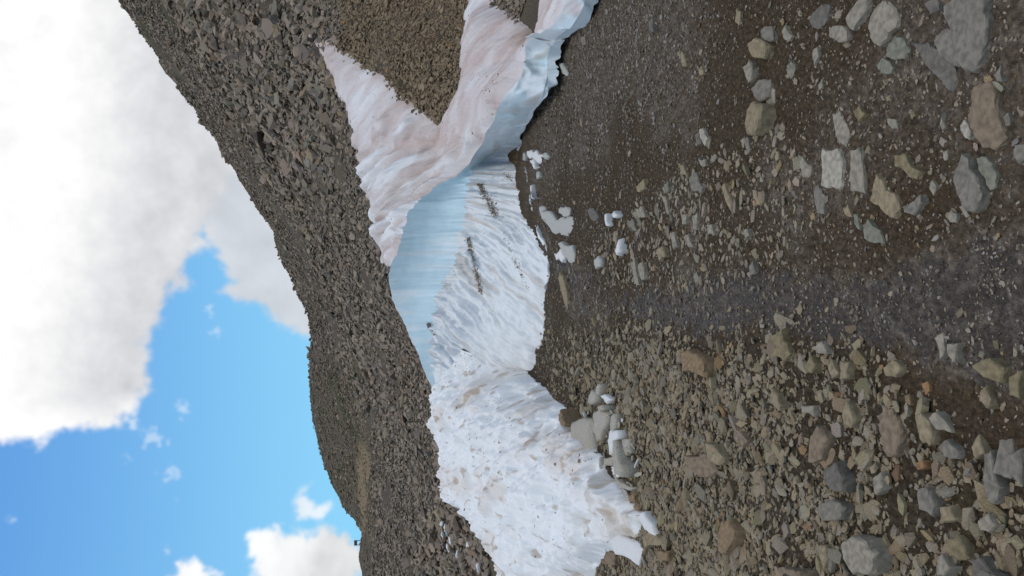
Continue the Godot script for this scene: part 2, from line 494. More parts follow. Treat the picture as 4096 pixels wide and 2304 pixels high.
	for i in nu:
		var Y := lerpf(y0, y1, i / float(nu - 1))
		var r := bank_row(Y)
		var under := smoothstep(600.0, 540.0, Y)
		var e0 := bank_point(r, Y, 0, 0.0)
		for j in nv:
			var p: Vector3
			var t := (j - tuck) / float(nv - 1 - tuck)
			if j < tuck:
				# round the edge and run back beneath the snow
				var q := 1.0 - j / float(tuck)
				p = e0 + apron_relief(e0, Y, 0.0) * lerpf(1.0, 0.3, under) + wall_relief(e0, Y, 0.0) * under
				p.y += under * (0.09 * n_mid.get_noise_2d(p.x * 7.0, 2.0) + 0.05 * n_fine.get_noise_2d(p.x * 17.0, 2.0))
				var back := lerpf(0.12, 0.75, under) * q * q
				p += Vector3((1152.0 - Y) / F * back, lerpf(-0.11, 0.10, under) * q + 0.17 * back * (1.0 - under), -back)
				if j == 0:
					p.y -= 0.5
			else:
				p = bank_point(r, Y, 0, t)
				p += apron_relief(p, Y, t) * smoothstep(1.0, 0.9, t) * lerpf(1.0, 0.3, under) + wall_relief(p, Y, 0.0) * maxf(smoothstep(0.8, 1.0, t), under)
				p.y += under * (0.09 * n_mid.get_noise_2d(p.x * 7.0, 2.0) + 0.05 * n_fine.get_noise_2d(p.x * 17.0, 2.0)) * (1.0 - t)
			v[i * nv + j] = p
			var g := streak(p)
			var px := pix(p)
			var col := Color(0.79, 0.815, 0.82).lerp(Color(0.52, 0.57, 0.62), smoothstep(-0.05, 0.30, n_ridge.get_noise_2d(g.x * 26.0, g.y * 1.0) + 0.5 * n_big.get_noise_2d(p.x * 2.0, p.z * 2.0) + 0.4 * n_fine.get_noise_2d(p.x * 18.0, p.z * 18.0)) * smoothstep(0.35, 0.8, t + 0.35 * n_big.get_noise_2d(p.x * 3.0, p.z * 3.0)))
			col = col.lerp(Color(0.55, 0.50, 0.44), 0.6 * smoothstep(0.22, 0.45, n_ridge.get_noise_2d(g.x * 20.0 + 33.0, g.y * 0.8 + 5.0)))
			if under > 0.5:
				col = Color(0.60, 0.68, 0.72)
			col = col.lerp(Color(0.42, 0.35, 0.28), 0.6 * smoothstep(2110.0, 2185.0, px.x + 40.0 * n_mid.get_noise_2d(p.x * 8.0, p.z * 8.0)) * smoothstep(1180.0, 1330.0, Y) * smoothstep(-0.2, 0.3, n_fine.get_noise_2d(p.x * 9.0, p.z * 9.0)))
			c[i * nv + j] = col
	obj("snow_apron", grid_mesh(v, c, nu, nv), M.snow, root)

func build_debris() -> void:        # gravel melted out on the apron, in the lines where the photograph shows it
	var lists := []
	for k in 12:
		lists.append([])
	for q in [[1900, 700, 1935, 772, 10, 130], [1935, 772, 1985, 865, 14, 230], [1872, 950, 1925, 1175, 9, 260], [2015, 690, 2090, 760, 16, 50], [2020, 950, 2110, 1160, 10, 40], [1700, 1260, 1760, 1420, 12, 60]]:
		for k in q[5] * 5:
			var t := rng.randf()
			var X: float = lerpf(q[0], q[2], t) + rng.randfn(0.0, 1.0) * q[4] * 0.6
			var Y: float = lerpf(q[1], q[3], t) + rng.randfn(0.0, 1.0) * q[4] * 0.6
			var r := bank_row(Y)
			# where this pixel's ray meets the apron
			var lo := 0.0
			var hi := 1.0
			for it in 14:
				var mid := 0.5 * (lo + hi)
				var m := bank_point(r, Y, 0, mid)
				if pix(m + apron_relief(m, Y, mid)).x > X: lo = mid
				else: hi = mid
			var p := bank_point(r, Y, 0, lo)
			p += apron_relief(p, Y, lo)
			var size := 0.0065 * exp(rng.randfn(0.0, 0.5))
			lists[rng.randi() % 12].append([Transform3D(tilted(Vector3(0, 0.75, 0.65), 0.5).scaled_local(Vector3.ONE * size), p), stone_tone("fine") * 0.8])
	for p in snow_spots:
		if rng.randf() > smoothstep(-0.2, 0.35, n_mid.get_noise_2d(p.x * 3.0 + 21.0, p.z * 3.0)):
			continue
		var size := 0.008 * exp(rng.randfn(0.0, 0.55))
		lists[rng.randi() % 12].append([Transform3D(tilted(Vector3(0, 1, 0.3), 0.5).scaled_local(Vector3.ONE * size), p), stone_tone("fine")])
	var root := Node3D.new()
	root.name = named("melted_out_gravel")
	add_child(root)
	tag(root, "brown grit melted out in lines and specks on the snow", "gravel", "", "stuff")
	for k in 12:
		multi("grains", chips[k], lists[k], root, M.stone)

func streak(p: Vector3) -> Vector2:     # melt streaks fan out from the hollow's inner end
	var o := Vector2(1.5, -11.2)
	var q := Vector2(p.x, p.z) - o
	return Vector2(atan2(q.x, q.y) * 2.2, q.length())

func wall_relief(p: Vector3, Y: float, t: float) -> Vector3:
	var flute := 0.030 * n_ridge.get_noise_2d(p.x * 8.0, p.y * 0.35) + 0.026 * n_fine.get_noise_2d(p.x * 24.0 + p.y * 2.0, p.y * 1.0)
	var lump := smoothstep(640.0, 480.0, Y)
	var o := flute
	if lump > 0.0:
		o = flute * 0.8 + lump * (0.22 * n_cell.get_noise_3d(p.x * 2.2, p.y * 2.8, p.z * 1.2) + 0.16 * n_mid.get_noise_3d(p.x * 5.0, p.y * 5.0, p.z * 3.0))
	o *= smoothstep(1520.0, 1350.0, Y)
	return Vector3(0, (0.018 * n_fine.get_noise_2d(p.x * 11.0, 3.0) + lump * 0.07 * n_mid.get_noise_2d(p.x * 6.0, 8.0)) * t, o)

func apron_relief(p: Vector3, Y: float, t: float) -> Vector3:
	var g := streak(p)
	var o := 0.050 * n_ridge.get_noise_2d(g.x * 8.0, g.y * 0.9) + 0.030 * n_ridge.get_noise_2d(g.x * 24.0, g.y * 2.0) + 0.014 * n_ridge.get_noise_2d(g.x * 60.0, g.y * 5.0)
	o += 0.035 * n_cell.get_noise_2d(p.x * 7.0, p.z * 9.0) * smoothstep(950.0, 1250.0, Y) + 0.012 * n_fine.get_noise_2d(p.x * 16.0, p.z * 16.0)
	o += 0.05 * n_mid.get_noise_2d(p.x * 2.6, p.z * 2.6)
	return Vector3(0, o * 0.8, o * 0.6)

# ---------------------------------------------------------------- lumpy snow mound
# Y, front X, mid X, d, back X, d
var MOUND := [
	[1330, 2030, 1940, 8.75, 1880, 8.95],
	[1400, 2080, 1930, 8.75, 1815, 9.1],
	[1470, 2120, 1905, 8.8, 1757, 9.3],
	[1570, 2200, 1905, 8.35, 1698, 9.3],
	[1677, 2295, 1955, 7.75, 1700, 9.2],
	[1860, 2450, 2040, 7.0, 1731, 9.0],
	[2003, 2550, 2090, 6.6, 1745, 8.9],
	[2150, 2560, 2120, 6.5, 1855, 8.3],
	[2304, 2385, 2110, 6.75, 1958, 7.7],
	[2600, 2330, 2120, 6.8, 2000, 7.5]]

var MOUND_MASK := poly([1753, 1462, 1694, 1568, 1694, 1681, 1731, 1837, 1731, 1943, 1752, 2040, 1806, 2043, 1850, 2080, 1881, 2136, 1924, 2205, 1962, 2274, 1980, 2304, 2010, 2600, 2320, 2600, 2374, 2304, 2380, 2211,
	2455, 2199, 2480, 2160, 2555, 2140, 2573, 2055, 2536, 1999, 2470, 1950, 2450, 1900, 2425, 1806, 2350, 1690, 2280, 1631, 2249, 1606, 2199, 1568, 2168, 1525, 2099, 1450, 2060, 1395, 2020, 1362, 1971, 1350, 1945, 1346, 1890, 1344, 1845, 1357, 1814, 1393, 1805, 1418])

func mound_relief(x: float, d: float) -> float:
	return -0.075 * (0.6 + n_cell.get_noise_2d(x * 4.2 + d * 1.2, d * 3.2)) - 0.032 * (0.6 + n_cell.get_noise_2d(x * 9.5, d * 8.0 + x * 2.0)) + 0.06 * n_fine.get_noise_2d(x * 8.0, d * 6.5) + 0.026 * n_fine.get_noise_2d(x * 20.0 + 5.0, d * 17.0) + 0.04 * n_mid.get_noise_2d(x * 2.5, d * 2.5)

func build_mound() -> void:
	var nu := 420
	var nv := 360
	var v := PackedVector3Array(); var c := PackedColorArray()
	v.resize(nu * nv); c.resize(nu * nv)
	for i in nu:
		var Y := lerpf(1325.0, 2600.0, i / float(nu - 1))
		var r := row_at(MOUND, Y)
		var a := (1152.0 - Y) / F
		var fd := plane_d(r[0])
		var fy := SLOPE * fd
		var my := CAM_H + (2048.0 - r[1]) / F * r[2]
		var by := CAM_H + (2048.0 - r[3]) / F * r[4]
		for j in nv:
			var s := j / float(nv - 1) * 1.16 - 0.08
			var d := lerpf(fd, r[4], s)
			var x := a * d
			var y := lerpf(fy, my, (d - fd) / (r[2] - fd)) if d < r[2] else lerpf(my, by, (d - r[2]) / (r[4] - r[2]))
			var g := ground_h(x, -d)
			var p := pix(Vector3(x, y, -d))
			var m := sdf(p, MOUND_MASK) + 12.0 * n_mid.get_noise_2d(x * 7.0, d * 7.0) + 12.0 * n_fine.get_noise_2d(x * 16.0, d * 16.0)
			y = lerpf(g + 0.01, maxf(y, g + 0.05), smoothstep(0.0, 45.0, m))
			y += mound_relief(x, d) * smoothstep(0.0, 40.0, m) + 0.05 * (1.0 - exp(-maxf(m, 0.0) / 25.0))
			if m < 0.0:
				y = minf(y, g + 0.05) + maxf(m * 0.008, -0.22)
			if s > 1.0:
				y -= (s - 1.0) * 3.0
			v[i * nv + j] = Vector3(x, y, -d)
			if m > 6.0 and rng.randf() < 0.012: snow_spots.append(v[i * nv + j])
			var hol := n_cell.get_noise_2d(x * 4.2 + d * 1.2, d * 2.9)
			var stain := n_big.get_noise_2d(x * 2.2 + 3.0, d * 1.6) + 0.5 * n_mid.get_noise_2d(x * 6.0, d * 5.0)
			var w := smoothstep(-0.05, 0.5, stain) * 0.42
			var spots := smoothstep(0.34, 0.5, n_fine.get_noise_2d(x * 13.0 + 70.0, d * 10.0) + 0.25 * stain)
			var low := smoothstep(2260.0, 2430.0, p.x - maxf(0.0, 1900.0 - p.y) * 0.5 + 60.0 * n_mid.get_noise_2d(x * 6.0, d * 6.0)) * smoothstep(-0.15, 0.35, n_mid.get_noise_2d(x * 8.0 + 11.0, d * 8.0))
			c[i * nv + j] = Color(0.87, 0.875, 0.88).lerp(Color(0.66, 0.55, 0.45), w).lerp(Color(0.42, 0.30, 0.19), spots * 0.6).lerp(Color(0.50, 0.44, 0.35), low * 0.5)
	var o := obj("snow_mound", grid_mesh(v, c, nu, nv), M.snow)
	tag(o, "bright white lumpy snow mound with brown dirt spots beside the hollow", "snow mound")

# ---------------------------------------------------------------- stones
func hull(pts: PackedVector3Array) -> ArrayMesh:
	var v := PackedVector3Array()
	var nn := PackedVector3Array()
	var n := pts.size()
	for i in n:
		for j in range(i + 1, n):
			for k in range(j + 1, n):
				var nm := (pts[j] - pts[i]).cross(pts[k] - pts[i])
				if nm.length_squared() < 1e-12:
					continue
				nm = nm.normalized()
				var pos := false
				var neg := false
				for q in n:
					if q == i or q == j or q == k:
						continue
					var e := nm.dot(pts[q] - pts[i])
					if e > 1e-6: pos = true
					elif e < -1e-6: neg = true
					if pos and neg: break
				if pos and neg:
					continue
				if pos:
					nm = -nm
					v.append_array([pts[i], pts[j], pts[k]])
				else:
					v.append_array([pts[i], pts[k], pts[j]])
				nn.append_array([nm, nm, nm])
	var arr := []
	arr.resize(Mesh.ARRAY_MAX)
	arr[Mesh.ARRAY_VERTEX] = v
	arr[Mesh.ARRAY_NORMAL] = nn
	var m := ArrayMesh.new()
	m.add_surface_from_arrays(Mesh.PRIMITIVE_TRIANGLES, arr)
	return m

var shards: Array[ArrayMesh] = []      # angular platy stones about 1 across
var chips: Array[ArrayMesh] = []       # simpler ones for the far slope

func make_stones() -> void:
	for k in 18:
		var pts := PackedVector3Array()
		var h := rng.randf_range(0.20, 0.42)
		var asp := rng.randf_range(0.55, 0.95)
		var cut := rng.randf_range(0.35, 0.8)
		var n := rng.randi_range(5, 7)
		var turn := rng.randf() * TAU
		for i in n:
			var a := turn + TAU * (i + rng.randf_range(-0.32, 0.32)) / n
			var r := 0.5 * rng.randf_range(0.78, 1.06)
			var q := Vector2(cos(a) * r, sin(a) * r * asp)
			pts.append(Vector3(q.x, h * rng.randf_range(0.25, 0.5), q.y) * Vector3(1, cut, 1) + Vector3(0, rng.randf_range(-0.04, 0.04), 0))
			pts.append(Vector3(q.x * rng.randf_range(0.7, 0.98), -h * rng.randf_range(0.3, 0.5), q.y * rng.randf_range(0.7, 0.98)))
			if i % 2 == 0:
				pts.append(Vector3(q.x * rng.randf_range(0.3, 0.75), h * rng.randf_range(0.42, 0.6), q.y * rng.randf_range(0.3, 0.75)))
		shards.append(hull(pts))
	for k in 12:
		var pts := PackedVector3Array()
		var h := rng.randf_range(0.25, 0.55)
		for i in 9:
			var a := TAU * (i + rng.randf_range(-0.4, 0.4)) / 9.0
			var r := 0.5 * rng.randf_range(0.7, 1.1)
			pts.append(Vector3(cos(a) * r, h * (0.5 if i % 2 == 0 else -0.5) * rng.randf_range(0.4, 1.1), sin(a) * r * 0.8))
		chips.append(hull(pts))

func stone_tone(kind: String) -> Color:
	var u := rng.randf()
	var c: Color
	match kind:
		"scree":
			c = Color(0.285, 0.255, 0.235) if u < 0.6 else Color(0.28, 0.24, 0.205) if u < 0.8 else Color(0.215, 0.21, 0.205) if u < 0.99 else Color(0.26, 0.20, 0.155)
		"fine":
			c = Color(0.25, 0.212, 0.162) if u < 0.7 else Color(0.26, 0.22, 0.175) if u < 0.97 else Color(0.29, 0.20, 0.12)
		"far":
			c = Color(0.26, 0.235, 0.22) if u < 0.5 else Color(0.28, 0.24, 0.19) if u < 0.85 else Color(0.21, 0.21, 0.14)
		"rubble":
			c = Color(0.26, 0.236, 0.188) if u < 0.5 else Color(0.25, 0.238, 0.212) if u < 0.84 else Color(0.25, 0.21, 0.155) if u < 0.98 else Color(0.27, 0.19, 0.12)
		_:
			c = Color(0.28, 0.255, 0.22) if u < 0.6 else Color(0.26, 0.255, 0.235) if u < 0.94 else Color(0.30, 0.245, 0.17)
	return c * Color(1.0, 0.89, 0.74) * rng.randf_range(0.75, 1.35)

func tilted(n: Vector3, lean: float) -> Basis:
	var up := (n + Vector3(rng.randf_range(-lean, lean), rng.randf_range(-lean, lean) * 0.5, rng.randf_range(-lean, lean))).normalized()
	var side := Vector3(cos(rng.randf() * TAU), 0.1, sin(rng.randf() * TAU)).normalized()
	var x := side.cross(up).normalized()
	return Basis(x, up, x.cross(up).normalized())

func multi(called: String, mesh: Mesh, list: Array, parent: Node, mat: Material) -> void:
	if list.is_empty():
		return
	var mm := MultiMesh.new()
	mm.transform_format = MultiMesh.TRANSFORM_3D
	mm.use_colors = true
	mm.mesh = mesh
	mm.instance_count = list.size()
	for i in list.size():
		mm.set_instance_transform(i, list[i][0])
		mm.set_instance_color(i, list[i][1])
	var o := MultiMeshInstance3D.new()
	o.multimesh = mm
	o.material_override = mat
	o.name = called
	parent.add_child(o, true)
	o.set_meta("kind", "stuff")

# items: [transform, colour, pixel size, variant, pixel place]; the largest in the picture become things, the rest one mass
func spread(items: Array, meshes: Array[ArrayMesh], single: int, called: String, describe: Callable, category: String, group: String, rest_called: String, rest_label: String) -> void:
	items.sort_custom(func(p, q): return p[2] > q[2])
	var rest := []
	for k in meshes.size():
		rest.append([])
	var n := 0
	for it in items:
		var p: Vector2 = it[4]
		if n < single and p.x > 20 and p.x < 4070 and p.y > 15 and p.y < 2290:
			var o := obj(called, meshes[it[3]], tone_material(it[1]))
			o.transform = it[0]
			tag(o, describe.call(it[1], p, it[0]), category, group)
			n += 1
		else:
			rest[it[3]].append(it)
	var root := Node3D.new()
	root.name = named(rest_called)
	add_child(root)
	tag(root, rest_label, category, "", "stuff")
	for k in meshes.size():
		multi("stones", meshes[k], rest[k], root, M.stone)

var tones := {}
func tone_material(c: Color) -> StandardMaterial3D:
	var key := Vector3i(roundi(c.r * 40.0), roundi(c.g * 40.0), roundi(c.b * 40.0))
	if not tones.has(key):
		var m: StandardMaterial3D = M.stone.duplicate()
		m.vertex_color_use_as_albedo = false
		m.albedo_color = Color(key.x / 40.0, key.y / 40.0, key.z / 40.0).linear_to_srgb()
		tones[key] = m
	return tones[key]

func build_scree() -> void:
	var items := []
	var upper := poly([200, -800, 1330, -800, 1300, 150, 1390, 560, 1330, 760, 1180, 850, 1000, 560, 830, 300])
	var midband := poly([1180, 850, 1330, 760, 1480, 950, 1560, 1150, 1640, 1420, 1680, 1700, 1600, 1900, 1480, 1700, 1400, 1500, 1300, 1250])
	var gravel := poly([1330, -800, 2140, -800, 1860, 500, 1700, 520, 1500, 330, 1360, 230])
	for k in 500000:
		var X := rng.randf_range(-100.0, 2140.0)
		var Y := rng.randf_range(-750.0, 2950.0)
		var d := slope_d(X, Y)
		if d < 8.2:
			continue
		var p := Vector2(X, Y)
		var wob := p + Vector2(60.0 * n_big.get_noise_2d(X * 0.02, Y * 0.02), 60.0 * n_big.get_noise_2d(Y * 0.02, X * 0.02 + 50.0))
		var s: float
		var kind := "scree"
		if inside(wob, gravel):
			s = 12.0; kind = "fine"
		elif inside(wob, upper):
			s = 29.0
		elif inside(wob, midband):
			s = 18.0
		elif Y > 1500.0 and X < 1490.0:
			s = 8.0; kind = "far"
			if inside(p, TAN_BAND) and rng.randf() < 0.8:
				continue
		elif Y > 1450.0:
			s = 15.0 if X > 1640.0 else 12.0
			if X > 1640.0 and Y > 2050.0:
				s = 25.0
		else:
			s = 12.5 if X > skyline(Y) + 110.0 else 9.5
		# keep the number of layers about even
		if rng.randf() > pow(8.5 / s, 1.5):
			continue
		s *= exp(rng.randfn(0.0, 0.42))
		s = minf(s, 95.0)
		var size := s * d / F
		var x := (1152.0 - Y) / F * d
		var y := ground_h(x, -d)
		var n := Vector3(y - ground_h(x + 0.4, -d), 0.4, ground_h(x, -d - 0.4) - y).normalized()
		if d > 30.0: n = Vector3.UP
		var b := tilted(n, 0.95 if s > 18.0 else 0.62).scaled_local(Vector3(size, size * rng.randf_range(0.5, 1.1), size * rng.randf_range(0.6, 1.15)))
		items.append([Transform3D(b, Vector3(x, y + size * rng.randf_range(-0.06, 0.22), -d)), stone_tone(kind), s, rng.randi() % 12 if s < 26.0 else rng.randi() % 12, p])
	print("scree ", items.size())
	spread(items, chips, 300, "scree_stone", func(c: Color, p: Vector2, t: Transform3D) -> String:
		var place := "high on the slope under the cloud" if p.x < 950.0 else "on the slope just above the pink snow" if p.y < 1000.0 else "on the slope behind the white snow"
		return looks(c) + " scree stone " + pose(t) + " " + place, "stone", "larger stones of the scree slope", "scree", "loose grey brown scree covering the hillside")

func looks(c: Color) -> String:
	var hue := "rusty" if c.r > c.b * 2.0 else "tan" if c.r > c.b * 1.62 else "grey"
	return ("dark " if c.g < 0.165 else "light " if c.g > 0.225 else "") + hue

func pose(t: Transform3D) -> String:
	var u := t.basis.orthonormalized().y.y
	var sx := t.basis.x.length()
	var sz := t.basis.z.length()
	var form := "narrow " if sz < sx * 0.82 else "broad " if sz > sx * 1.02 else ""
	return form + ("lying flat" if u > 0.93 else "tilted" if u > 0.8 else "standing on edge")

var RUBBLE := poly([2195, 1330, 2400, 1285, 2620, 1270, 2800, 1330, 3040, 1280, 3330, 1290, 3480, 1350, 3560, 1440, 3700, 1600, 3800, 1640, 3960, 1720, 4250, 1740, 5200, 1900, 5200, 4600, 2300, 4600, 2300, 1700, 2230, 1500])

func build_rubble() -> void:
	var items := []
	for k in 92000:
		var d := sqrt(rng.randf_range(1.9 * 1.9, 8.0 * 8.0))
		var x := -rng.randf_range(0.02 * d, 0.42 * d + 0.8)
		var y := SLOPE * d
		var p := pix(Vector3(x, y, -d))
		var e := sdf(p, RUBBLE) + 110.0 * n_mid.get_noise_2d(x * 3.0, d * 3.0)
		var bare := smoothstep(-0.05, 0.35, n_mid.get_noise_2d(x * 3.5 + 60.0, d * 3.5)) * smoothstep(2750.0, 3200.0, p.x)
		if e < -60.0 or rng.randf() > (0.06 + clampf(e / 260.0, 0.0, 1.0)) * (1.0 - 0.8 * bare):
			continue
		if sdf(p, MOUND_MASK) > 12.0:
			continue
		var base := lerpf(0.026, 0.0235, smoothstep(7.0, 3.0, d))
		if p.y > 1950.0: base *= 1.12
		var size := minf(base * exp(rng.randfn(0.0, 0.5)), 0.12)
		if rng.randf() < 0.05: size = minf(size * 2.2, 0.10)
		var mr := mud_relief(x, -d)
		var b := tilted(Vector3(0, 1, SLOPE), 0.5).scaled_local(Vector3(size, size * rng.randf_range(0.6, 1.2), size * rng.randf_range(0.65, 1.1)))
		items.append([Transform3D(b, Vector3(x, y + mr + size * rng.randf_range(-0.14, 0.16), -d)), stone_tone("rubble"), size * F / d, rng.randi() % 18, p])
	print("rubble ", items.size())
	spread(items, shards, 300, "rubble_stone", func(c: Color, p: Vector2, t: Transform3D) -> String:
		return looks(c) + " angular stone " + pose(t) + " in the rubble " + ("below the white snow mound" if p.x < 2900.0 else "beside the wet mud channel" if p.y < 1750.0 else "well away from the snow"), "stone", "stones of the loose rubble", "rubble", "loose tan grey rubble heaped below the white snow")

func build_pebbles() -> void:
	var items := []
	var cluster := poly([2500, 860, 2700, 700, 2850, 620, 3150, 500, 3250, 700, 3150, 1000, 3080, 1130, 2850, 1180, 2450, 1150, 2350, 1000])
	var low := poly([3080, 0, 4096, 0, 4096, 900, 3700, 1050, 3500, 1100, 3150, 900, 3250, 450])
	for k in 84000:
		var d := sqrt(rng.randf_range(1.8 * 1.8, 8.4 * 8.4))
		var x := rng.randf_range(-0.40 * d, 0.42 * d + 0.9)
		var y := SLOPE * d
		var p := pix(Vector3(x, y, -d))
		if sdf(p, RUBBLE) > 40.0:
			continue
		if d > plane_d(row_at(TERRAIN, p.y)[0]) + 0.1:
			continue
		var dens := 0.3 + 0.5 * smoothstep(0.0, 0.4, n_mid.get_noise_2d(x * 2.0 + 5.0, d * 2.0))
		var size := 0.010 * exp(rng.randfn(0.0, 0.5))
		if inside(p, cluster):
			dens = 1.0
			if rng.randf() < 0.17: size = 0.040 * exp(rng.randfn(0.0, 0.4))
		elif inside(p, low):
			dens = 0.85
			if rng.randf() < 0.10: size = 0.020 * exp(rng.randfn(0.0, 0.4))
		elif rng.randf() < 0.02:
			size = 0.03 * exp(rng.randfn(0.0, 0.3))
		if rng.randf() > dens:
			continue
		var b := tilted(Vector3(0, 1, SLOPE), 0.25).scaled_local(Vector3(size, size * rng.randf_range(0.6, 1.1), size * rng.randf_range(0.5, 1.0)))
		items.append([Transform3D(b, Vector3(x, y + mud_relief(x, -d) + size * 0.02, -d)), stone_tone("mud"), size * F / d, rng.randi() % 18, p])
	print("pebbles ", items.size())
	spread(items, shards, 300, "small_stone", func(c: Color, p: Vector2, t: Transform3D) -> String:
		return looks(c) + " small stone " + pose(t) + " on the mud " + ("between the ice chunks and slabs" if p.x < 3080.0 else "among the large slabs"), "stone", "small stones scattered on the mud", "gravel", "fine gravel and grit scattered over the mud")

func build_grit() -> void:
	var lists := []
	for k in 12:
		lists.append([])
	var n := 0
	for k in 220000:
		var d := sqrt(rng.randf_range(1.8 * 1.8, 8.2 * 8.2))
		var x := rng.randf_range(-0.30 * d, 0.42 * d + 0.8)
		var p := pix(Vector3(x, SLOPE * d, -d))
		if d > plane_d(row_at(TERRAIN, p.y)[0]) + 0.05:
			continue
		var e := maxf(sdf(p, GRIT_A), sdf(p, GRIT_B)) + 130.0 * n_mid.get_noise_2d(x * 2.5, d * 2.5)
		if rng.randf() > maxf(0.10, smoothstep(-90.0, 110.0, e) * smoothstep(-0.15, 0.3, n_fine.get_noise_2d(x * 5.0, d * 14.0))):
			continue
		var size := minf((0.0036 + 0.0008 * d) * exp(rng.randfn(0.0, 0.5)), 0.03)
		var c := (Color(0.30, 0.265, 0.235) if rng.randf() < 0.55 else Color(0.19, 0.15, 0.105)) * rng.randf_range(0.6, 1.25)
		var b := tilted(Vector3(0, 1, SLOPE), 0.35).scaled_local(Vector3(size * 1.3, size * rng.randf_range(0.6, 1.2), size))
		lists[rng.randi() % 12].append([Transform3D(b, Vector3(x, SLOPE * d + mud_relief(x, -d) + size * 0.1, -d)), c])
		n += 1
	print("grit ", n)
	var root := Node3D.new()
	root.name = named("coarse_grit")
	add_child(root)
	tag(root, "pale grey grit washed into streaks by the meltwater", "gravel", "", "stuff")
	for k in 12:
		multi("grains", chips[k], lists[k], root, M.stone)

# a flat stone or block from its outline on the ground
func slab(outline: PackedVector2Array, thick: float, called: String, mat: Material, tilt := 0.06, rough := 0.05, roundness := 0.12) -> MeshInstance3D:
	var world := PackedVector3Array()
	var mid := Vector3.ZERO
	for p in outline:
		var w := on_plane(p.x, p.y, thick * 0.45)
		w.y = SLOPE * -w.z
		world.append(w)
		mid += w
	mid /= world.size()
	# local frame on the ground
	var up := Vector3(0, 1, SLOPE).normalized()
	var fx := Vector3.RIGHT
	var fz := fx.cross(up).normalized()
	var ring := PackedVector2Array()
	var size := 0.0
	for w in world:
		var q := w - mid
		ring.append(Vector2(q.dot(fx), q.dot(fz)))
		size = maxf(size, ring[ring.size() - 1].length())
	for pass_n in 2:
		var r2 := PackedVector2Array()
		for i in ring.size():
			var a := ring[i]
			var b := ring[(i + 1) % ring.size()]
			var e := b - a
			r2.append(a)
			if e.length() > size * 0.16:
				r2.append(a + e * rng.randf_range(0.4, 0.6) + e.orthogonal() * rng.randf_range(-rough, rough) * 1.6)
		ring = r2
	var n := ring.size()
	var lean := Vector2(rng.randf_range(-tilt, tilt), rng.randf_range(-tilt, tilt))
	var steps := [[1.04, -0.8], [1.0, 0.2], [0.99, 0.66], [0.98 - roundness * 0.15, 0.9], [0.96 - roundness * 0.6, 1.0], [0.62, 1.02], [0.3, 1.0]]
	var soft := roundness > 0.5
	if soft:
		steps = [[0.94, -0.8], [0.98, 0.05], [1.0, 0.4], [0.96, 0.72], [0.86, 0.93], [0.55, 1.0], [0.25, 1.0]]
	var rows := []
	for s in steps:
		var row := PackedVector3Array()
		for i in n:
			var k: float = s[0] * (1.0 + rng.randf_range(-1.0, 1.0) * rough * 0.45)
			var q := ring[i] * k
			var h: float = thick * s[1]
			if s[1] > 0.0:
				h *= 1.0 + rng.randf_range(-0.04, 0.04)
				h += q.dot(lean) * (1.0 if s[1] > 0.5 else 0.5)
			row.append(fx * q.x + fz * q.y + up * h)
		rows.append(row)
	var st := SurfaceTool.new()
	st.begin(Mesh.PRIMITIVE_TRIANGLES)
	var ccw := 0.0
	for i in n:
		ccw += ring[i].cross(ring[(i + 1) % n])
	for r in steps.size() - 1:
		st.set_smooth_group(0 if r >= 4 or soft else -1)
		for i in n:
			var j := (i + 1) % n
			var q := [rows[r][i], rows[r][j], rows[r + 1][j], rows[r + 1][i]]
			for k in ([0, 1, 2, 0, 2, 3] if ccw < 0.0 else [0, 2, 1, 0, 3, 2]):
				st.add_vertex(q[k])
	var top := up * thick * 1.02
	for i in n:
		var j := (i + 1) % n
		for q in ([rows[6][i], rows[6][j], top] if ccw < 0.0 else [rows[6][j], rows[6][i], top]):
			st.add_vertex(q)
	st.generate_normals()
	var o := obj(called, st.commit(), mat)
	mid.y += mud_relief(mid.x, mid.z)
	o.position = mid
	return o

func crop(a: Array, ox: float, oy: float, s: float) -> PackedVector2Array:
	var r := PackedVector2Array()
	for i in range(0, a.size(), 2):
		r.append(Vector2(ox + a[i] * s, oy + a[i + 1] * s))
	return r

